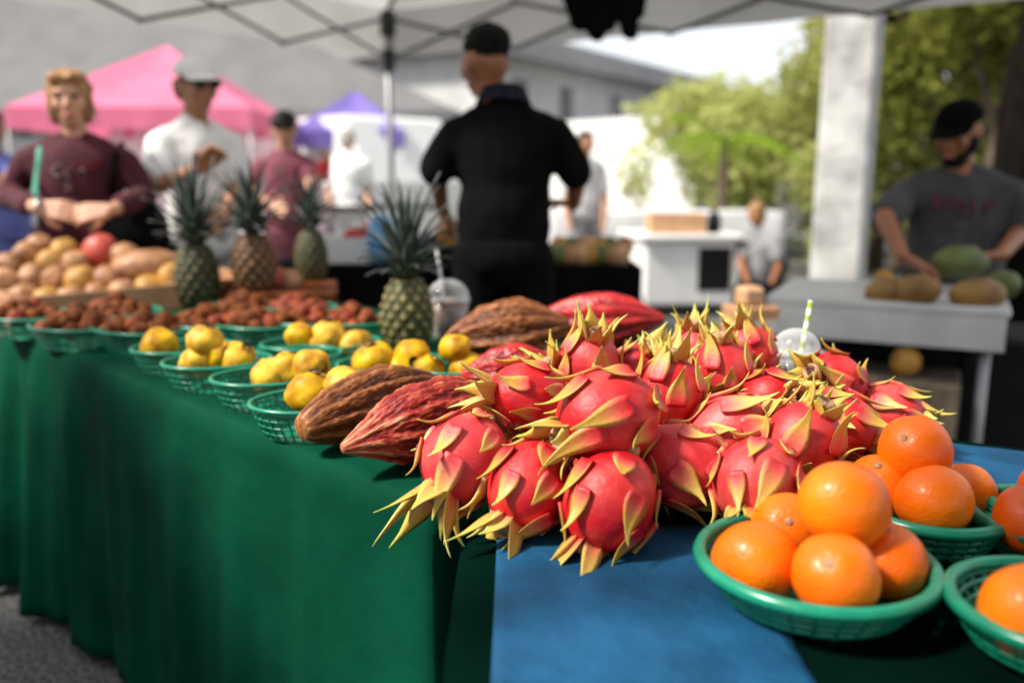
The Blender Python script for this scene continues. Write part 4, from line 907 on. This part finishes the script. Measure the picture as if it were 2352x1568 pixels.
def person(label, u, d, H, yaw, skin, shirt, legs, elbows, wrists, hands, head=(0, 0, 0), hair=None, sleeve=.55, drop=0, hairstyle='short', cap=None, shades=False, face=True, build=1.0, long_sleeve=False, lowres=False, skirt=None, beard=None, hshift=0):
    """elbows/wrists: (left-in-picture, right-in-picture) sight points (u, v, depth); hands: (direction, palm normal, curl) in picture axes"""
    base = at(u, 400, d); root = thing('person', label, 'person', (base.x, base.y, 0), yaw)
    Mi = (Matrix.Translation(root.location)@Matrix.Rotation(yaw, 4, 'Z')).inverted(); R3 = Matrix.Rotation(-yaw, 3, 'Z')
    s = H/1.70; wd = build
    def Z(x, y, z): return V((x*s*wd, y*s*wd, z*s-drop))
    flip = math.cos(yaw) < 0
    sh = [Z(-.172, .0, 1.345), Z(.172, .0, 1.345)]            # local -x, +x
    if flip: el_, wr_, hd_ = elbows[::-1], wrists[::-1], hands[::-1]
    else: el_, wr_, hd_ = elbows, wrists, hands
    E = [Mi@at(*e) for e in el_]; W = [Mi@at(*e) for e in wr_]
    vx = .016 if lowres else .011
    hr = Matrix.Rotation(head[0], 3, 'Z')@Matrix.Rotation(head[1], 3, 'X')@Matrix.Rotation(head[2], 3, 'Y'); np_ = Z(hshift, .0, 1.49)
    def Hd(x, y, z): return np_+hr@V((x*s, y*s, (z-1.49)*s))
    hq = hr
    b = MB()
    b.ell(Z(0, 0, 1.24), (.15*s*wd, .105*s*wd, .22*s)); b.ell(Z(0, -.01, 1.03), (.14*s*wd, .105*s*wd, .15*s)); b.ell(Z(0, 0, .93), (.15*s*wd, .11*s*wd, .12*s))
    b.capsule(Z(-.1, 0, 1.36), .052*s, Z(.1, 0, 1.36), .052*s); b.capsule(Z(-.1, 0, 1.36), .052*s, sh[0], .046*s); b.capsule(Z(.1, 0, 1.36), .052*s, sh[1], .046*s); b.capsule(Z(0, .008, 1.36), .054*s, Hd(0, .0, 1.54), .052*s)
    b.ell(Hd(0, .0, 1.605), (.073*s, .092*s, .105*s), hq); b.ell(Hd(0, -.03, 1.545), (.052*s, .062*s, .065*s), hq)
    if face:
        b.capsule(Hd(0, -.088, 1.615), .010*s, Hd(0, -.108, 1.575), .015*s); b.ell(Hd(0, -.085, 1.535), (.026*s, .014*s, .012*s), hq)
        b.ell(Hd(0, -.082, 1.635), (.055*s, .02*s, .012*s), hq); b.ell(Hd(0, -.075, 1.505), (.022*s, .018*s, .015*s), hq)
        for sx in (-1, 1): b.ell(Hd(sx*.045, -.066, 1.575), (.022*s, .02*s, .024*s), hq)
    for sx in (-1, 1): b.ell(Hd(sx*.076, .01, 1.59), (.012*s, .022*s, .034*s), hq)
    for k in range(2):
        b.capsule(sh[k], .05*s, E[k], .040*s); b.capsule(E[k], .040*s, W[k], .027*s)
    hip = .9*s-drop
    for sx in (-1, 1):
        hp_ = V((sx*.09*s*wd, 0, hip)); kn = V((sx*.10*s*wd, -.02-(.28 if drop > .1 else 0), (.5*s if drop <= .1 else .5*s-.03))); an = V((sx*.10*s*wd, .02-(.1 if drop > .1 else 0), .09*s))
        b.capsule(hp_, .082*s, kn, .056*s); b.capsule(kn, .056*s, an, .038*s); b.capsule(an+V((0, .03, -.05)), .035*s, an+V((0, -.13, -.06)), .03*s)
    hm = MB()
    for k in range(2):
        if hd_[k]:
            dd, nn, cu = hd_[k]; hand(hm, W[k], R3@camdir(*dd), R3@camdir(*nn), s*1.03, (1 if k == 0 else -1), cu)
    body = fuse(b, 'body', skin, root, vx, 5)
    if hm.v and not lowres:
        hb_ = fuse(hm, 'hands', skin, None, .0042, 3)                 # finer skin for the fingers, joined to the one body mesh
        m1, m2 = body.data, hb_.data; vs = [v.co[:] for v in m1.vertices]+[v.co[:] for v in m2.vertices]; o = len(m1.vertices)
        fs = [tuple(p_.vertices) for p_ in m1.polygons]+[tuple(i+o for i in p_.vertices) for p_ in m2.polygons]
        nm = bpy.data.meshes.new('body'); nm.from_pydata(vs, [], fs); nm.materials.append(skin); nm.polygons.foreach_set('use_smooth', [True]*len(nm.polygons)); body.data = nm
        bpy.data.objects.remove(hb_)
    # shirt
    c = MB(); g_ = .016
    c.ell(Z(0, 0, 1.24), ((.15+g_)*s*wd, (.105+g_)*s*wd, .21*s)); c.ell(Z(0, -.012, 1.03), ((.14+g_+.012)*s*wd, (.105+g_+.012)*s*wd, .17*s)); c.ell(Z(0, 0, .92), ((.15+g_+.006)*s*wd, (.11+g_+.006)*s*wd, .11*s))
    c.ell(Z(0, -.004, 1.08), (.166*s*wd, .128*s*wd, .24*s)); c.capsule(Z(-.1, .0, 1.35), .075*s, Z(.1, .0, 1.35), .075*s); c.capsule(Z(0, .018, 1.34), .095*s, Z(0, .014, 1.435), .068*s)
    for k in range(2):
        c.capsule(Z((-.03 if k == 0 else .03), .012, 1.42), .058*s, sh[k], .062*s); c.capsule(Z((-.09 if k == 0 else .09), .005, 1.30), .095*s, sh[k], .058*s)
        if long_sleeve:
            c.capsule(sh[k], .062*s, E[k], .054*s); c.capsule(E[k], .056*s, E[k].lerp(W[k], .72), .045*s)
        else: c.capsule(sh[k], .062*s, sh[k].lerp(E[k], sleeve), .068*s)
    fuse(c, 'shirt', shirt, root, vx, 3, .011, 8)
    l = MB()
    if skirt: l.grid([[V((math.cos(a)*rr*s, math.sin(a)*rr*.75*s, z*s)) for a in (2*PI*i/28 for i in range(28))] for rr, z in ((.15, .98), (.2, .85), (.23, .6), (.27, .3))], True, True, True); fuse(l, 'skirt', skirt, root, .016, 2, .01, 8)
    else:
        l.ell(V((0, 0, hip+.03)), (.172*s*wd, .13*s*wd, .12*s))
        for sx in (-1, 1):
            hp_ = V((sx*.09*s*wd, 0, hip)); kn = V((sx*.10*s*wd, -.02-(.28 if drop > .1 else 0), (.5*s if drop <= .1 else .5*s-.03))); an = V((sx*.10*s*wd, .02-(.1 if drop > .1 else 0), .1*s))
            l.capsule(hp_, .096*s, kn, .075*s); l.capsule(kn, .075*s, an, .058*s)
        fuse(l, 'trousers', legs, root, .014, 2, .008, 8)
    sho = MB()
    for sx in (-1, 1):
        an = V((sx*.10*s*wd, .02-(.1 if drop > .1 else 0), .09*s)); q_ = MB(); q_.capsule(an+V((0, .035, -.045)), .045*s, an+V((0, -.14, -.055)), .036*s); fuse(q_, 'shoe', K['black_plastic'], root, .012, 2)
    # hair
    if hair:
        h = MB()
        if hairstyle == 'bob':
            h.ell(Hd(0, .018, 1.635), (.092*s, .10*s, .092*s), hq); h.ell(Hd(-.062, .01, 1.57), (.032*s, .062*s, .075*s), hq); h.ell(Hd(.062, .01, 1.57), (.032*s, .062*s, .075*s), hq); h.ell(Hd(0, .065, 1.57), (.07*s, .045*s, .08*s), hq)
            h.ell(Hd(-.03, -.06, 1.685), (.045*s, .035*s, .025*s), hq); h.ell(Hd(.03, -.06, 1.688), (.04*s, .035*s, .022*s), hq)
        elif hairstyle == 'crop':
            h.ell(Hd(0, .020, 1.648), (.080*s, .092*s, .078*s), hq); h.ell(Hd(0, -.02, 1.69), (.055*s, .06*s, .035*s), hq)
        else:
            if not cap: h.ell(Hd(0, .016, 1.635), (.082*s, .094*s, .088*s), hq)
            h.ell(Hd(0, .05, 1.58), (.074*s, .052*s, .06*s), hq)
            if not cap: h.ell(Hd(0, -.03, 1.685), (.055*s, .055*s, .03*s), hq)
        fuse(h, 'hair', hair, root, .008, 1, .009, 34)
    if beard:
        h = MB(); h.ell(Hd(0, -.055, 1.515), (.054*s, .048*s, .042*s), hq); h.ell(Hd(-.055, -.015, 1.555), (.022*s, .045*s, .045*s), hq); h.ell(Hd(.055, -.015, 1.555), (.022*s, .045*s, .045*s), hq); fuse(h, 'beard', beard, root, .009, 2, .004, 30)
    if face and not lowres:
        for sx in (-1, 1):
            e = MB(); e.ell(Hd(sx*.032, -.084, 1.612), (.014*s, .010*s, .009*s), hq); e.build('eye', K['glasses'], root)
        e = MB(); e.ell(Hd(0, -.0945, 1.535), (.026*s, .008*s, .009*s), hq); e.build('mouth', K['lip'], root)
    if cap:
        h = MB(); rows = []
        for i in range(9):
            a = PI/2*i/8; rows.append([Hd(.088*math.cos(a)*math.cos(t_), .012+.106*math.cos(a)*math.sin(t_), 1.64+.082*math.sin(a)) for t_ in (2*PI*j/28 for j in range(28))])
        h.grid(rows, True, True, True); o = h.build('cap', cap, root)
        br = MB(); rows = []
        for i in range(7):
            f = i/6; rows.append([Hd(.082*math.sin(t_)*(1-.1*f), -.085*math.cos(t_)-.075*f*math.cos(t_*.8), 1.652-.02*f-.012*abs(t_)) for t_ in (-1.25+2.5*j/16 for j in range(17))])
        br.grid(rows, False); o2 = br.build('cap_brim', cap, o); md = o2.modifiers.new('s', 'SOLIDIFY'); md.thickness = .006
    if shades:
        e = MB()
        for sx in (-1, 1): e.ell(Hd(sx*.034, -.096, 1.612), (.031*s, .008*s, .022*s), hq); e.tube([Hd(sx*.062, -.088, 1.618), Hd(sx*.082, -.04, 1.617), Hd(sx*.082, .02, 1.612)], .004, 6)
        e.tube([Hd(-.01, -.1, 1.618), Hd(.01, -.1, 1.618)], .004, 6); e.build('sunglasses', K['glasses'], root)
    return root, Z, Hd, Mi
def print_marks(root, Mi, pts, mat, name, depthpush, parent):
    b = MB()
    for (u0, v0, u1, v1, r) in pts:
        b.tube([Mi@at(u0, v0, depthpush), Mi@at((u0+u1)/2, (v0+v1)/2, depthpush-.004), Mi@at(u1, v1, depthpush)], r, 6, flat=.3)
    return b.build(name, mat, parent)
# the woman in maroon
r1, Z1, H1, M1 = person('woman in maroon sweatshirt with clasped hands behind the tan fruit', 180, 3.42, 1.555, .12, K['skin'], K['maroon'], K['denim'],
    ((22, 452, 3.45), (335, 450, 3.45)), ((92, 478, 3.17), (252, 484, 3.17)), (((1, -.12, .1), (0, -.2, -1), .55), ((-1, -.12, .15), (0, -.3, -1), .6)), head=(.18, .08, -.04), hair=K['hair_blond'], hairstyle='bob', build=1.12, long_sleeve=True)
sh_ = [c for c in r1.children if c.name.startswith('shirt')][0]
def on_shirt(root, Mi, shirt, strokes, mat, name, r=.006, lift=.004):
    """small printed strokes laid on the shirt where the sight lines meet it"""
    bpy.context.view_layer.update(); b = MB(); inv = root.matrix_world.inverted(); o_ = inv@CAM
    for st in strokes:
        pts = []
        for (u, v) in st:
            d_ = (inv.to_3x3()@ray(u, v)).normalized(); hit, loc, nrm, _ = shirt.ray_cast(o_, d_)
            if hit: pts.append(loc+nrm*lift)
        if len(pts) > 1: b.tube(pts, r, 6, flat=.35)
    if b.v: b.build(name, mat, shirt)
arc = lambda u, v, r_: [(u+r_*math.cos(a), v+r_*math.sin(a)) for a in (PI*.25+1.5*PI*k/8 for k in range(9))]
on_shirt(r1, M1, sh_, [arc(135, 392, 12), arc(158, 398, 8), [(180, 395), (188, 388), (196, 398)]], K['print_pale'], 'pale_print', .004)
on_shirt(r1, M1, sh_, [[(185, 376), (240, 372)], [(190, 388), (230, 386)], [(168, 372), (176, 392)]], K['print_bright'], 'red_print', .006)
on_shirt(r1, M1, sh_, [[(150, 420), (166, 424)], [(152, 432), (170, 436)]], K['print_pale'], 'pale_print', .003)
on_shirt(r1, M1, sh_, [[(98, 305), (94, 340), (92, 380), (86, 420), (80, 455)]], K['teal'], 'lanyard', .011, .006)
wr = MB(); a_ = M1@at(94, 478, 3.17); d_ = (M1@at(120, 480, 3.17)-a_).normalized(); x_ = d_.orthogonal().normalized(); y_ = d_.cross(x_)
wr.tube([a_+(x_*math.cos(t_)+y_*math.sin(t_))*.031 for t_ in (2*PI*k/16 for k in range(16))], .008, 6, closed=True); wr.build('wristwatch', K['steel'], r1)
hbag = thing('handbag', 'black handbag hanging beside the woman in maroon', 'handbag', at(315, 520, 3.4))
f = MB(); f.ell((0, 0, 0), (.13, .07, .12)); f.capsule((-.1, 0, -.08), .05, (.1, 0, -.08), .05); fuse(f, 'bag_body', K['black_cloth'], hbag, .012, 3, .008, 12)
MB().tube([V((-.09, 0, .08)), V((-.07, 0, .26)), at(268, 330, 3.4)-hbag.location+V((0, .05, 0))], .012, 6).build('strap', K['black_cloth'], hbag)
# the man in the white cap
person('man in white cap and white T-shirt with dark sunglasses', 458, 3.75, 1.645, .75, K['skin_tan'], K['white_shirt'], K['mid_grey'],
    ((368, 425, 3.55), (545, 430, 3.8)), ((455, 388, 3.4), (520, 480, 3.6)), (((.7, .5, .3), (.3, -.5, .6), .6), ((-.3, -.6, .3), (0, 0, 1), .6)), head=(.15, .12, 0), hair=K['hair_black'], cap=K['white_paint'], shades=True, sleeve=.7, build=.96)
# woman in mauve with visor
person('woman in mauve top with dark visor and sunglasses', 658, 5.3, 1.54, .05, K['skin'], K['mauve'], K['wine'],
    ((570, 440, 5.3), (712, 440, 5.2)), ((625, 470, 5.05), (738, 398, 5.0)), (((.6, -.3, .3), (0, 0, 1), .5), ((.3, .7, .2), (-.4, 0, .6), .9)), head=(.1, .05, 0), hair=K['hair_black'], shades=True, cap=K['black_plastic'], sleeve=.4, skirt=K['wine'])
p = at(744, 392, 4.94); t = thing('red_cup', 'red cup held up by the woman in mauve', 'cup', (p.x, p.y, p.z-.06), 0)
MB().lathe([(.001, 0), (.032, 0), (.045, .11), (.041, .11), (.03, .006)], 20).build('cup_body', K['red'], t)
# people further off
person('white shirted person with pale hat walking far behind', 800, 8.0, 1.60, PI*.9, K['skin'], K['white_shirt'], K['white_shirt'],
    ((755, 430, 8), (845, 430, 8)), ((760, 490, 7.9), (845, 490, 7.9)), (None, None), hair=K['hair_white'], sleeve=.8, build=1.1, lowres=True, face=True)
person('person in blue violet shirt cut by the frame edge', -12, 4.6, 1.50, .5, K['skin_tan'], K['blue_shirt'], K['denim'],
    ((-90, 420, 4.6), (28, 400, 4.5)), ((-80, 480, 4.4), (5, 420, 4.2)), (None, ((-.8, .1, .2), (0, 0, 1), .5)), hair=K['hair_black'], sleeve=.6)
person('person in grey shirt seated beyond the tan carton', 1745, 7.2, 1.5, PI*.75, K['skin_brown'], K['mid_grey'], K['denim'],
    ((1703, 610, 7.2), (1788, 610, 7.2)), ((1718, 650, 7.0), (1773, 650, 7.0)), (None, None), hair=K['hair_blond'], drop=.56, sleeve=.6, lowres=True)
person('distant person in pale grey beside the white draped table', 1345, 8.0, 1.55, .4, K['skin_tan'], K['pale_grey'], K['mid_grey'],
    ((1300, 470, 8), (1390, 470, 8)), ((1310, 530, 7.8), (1385, 530, 7.8)), (None, None), hair=K['hair_black'], lowres=True)
# the man in black, back to us
r5, Z5, H5, M5 = person('man in black polo shirt with his back turned', 1158, 3.02, 1.655, PI-.12, K['skin_brown'], K['black_shirt'], K['black_shirt'],
    ((1002, 398, 3.05), (1325, 405, 3.05)), ((1016, 478, 3.2), (1318, 470, 3.3)), (((.15, -.5, -.8), (.6, -.3, -.3), .5), ((-.6, .2, -.7), (0, -1, 0), .5)), head=(.75, .16, 0), hair=K['hair_black'], hairstyle='crop', sleeve=.88, build=1.05, hshift=.052)
co = MB(); ring = [Z5(.085*math.cos(t_), .012+.075*math.sin(t_), 1.452+.02*math.sin(t_)) for t_ in (2*PI*k/24 for k in range(24))]
co.grid([[p_*1 for p_ in ring], [V((p_.x*.88, p_.y*.88, p_.z+.045)) for p_ in ring], [V((p_.x*1.12, p_.y*1.12, p_.z-.005)) for p_ in ring]], True); co.build('collar', K['denim'], r5)
# the man in the black cap at the white table
r6, Z6, H6, M6 = person('bearded man in black cap and dark grey T-shirt at the white table', 2205, 3.5, 1.70, -.55, K['skin_brown'], K['grey_shirt'], K['denim'],
    ((2032, 500, 3.35), (2345, 530, 3.45)), ((2072, 588, 3.12), (2300, 585, 3.2)), (((.75, -.45, .1), (0, -1, 0), .5), ((-.8, -.1, .2), (-.2, .6, 0), .6)), head=(-.35, .42, 0), hair=K['hair_black'], cap=K['black_cloth'], sleeve=.85, drop=.245, build=1.14, beard=K['hair_black'])
s6 = [c for c in r6.children if c.name.startswith('shirt')][0]
on_shirt(r6, M6, s6, [[(2150, 450), (2155, 475), (2185, 476)], [(2165, 455), (2190, 465)], [(2200, 460), (2202, 492)], [(2202, 462), (2220, 476), (2236, 460), (2238, 492)], [(2262, 462), (2264, 495)], [(2262, 463), (2292, 460)], [(2263, 476), (2280, 475)], [(2205, 492), (2236, 494)]], K['print_red'], 'maroon_print', .010)
on_shirt(r6, M6, s6, [[(2190, 522), (2225, 520)], [(2195, 540), (2206, 542)]], K['mid_grey'], 'grey_print', .005)
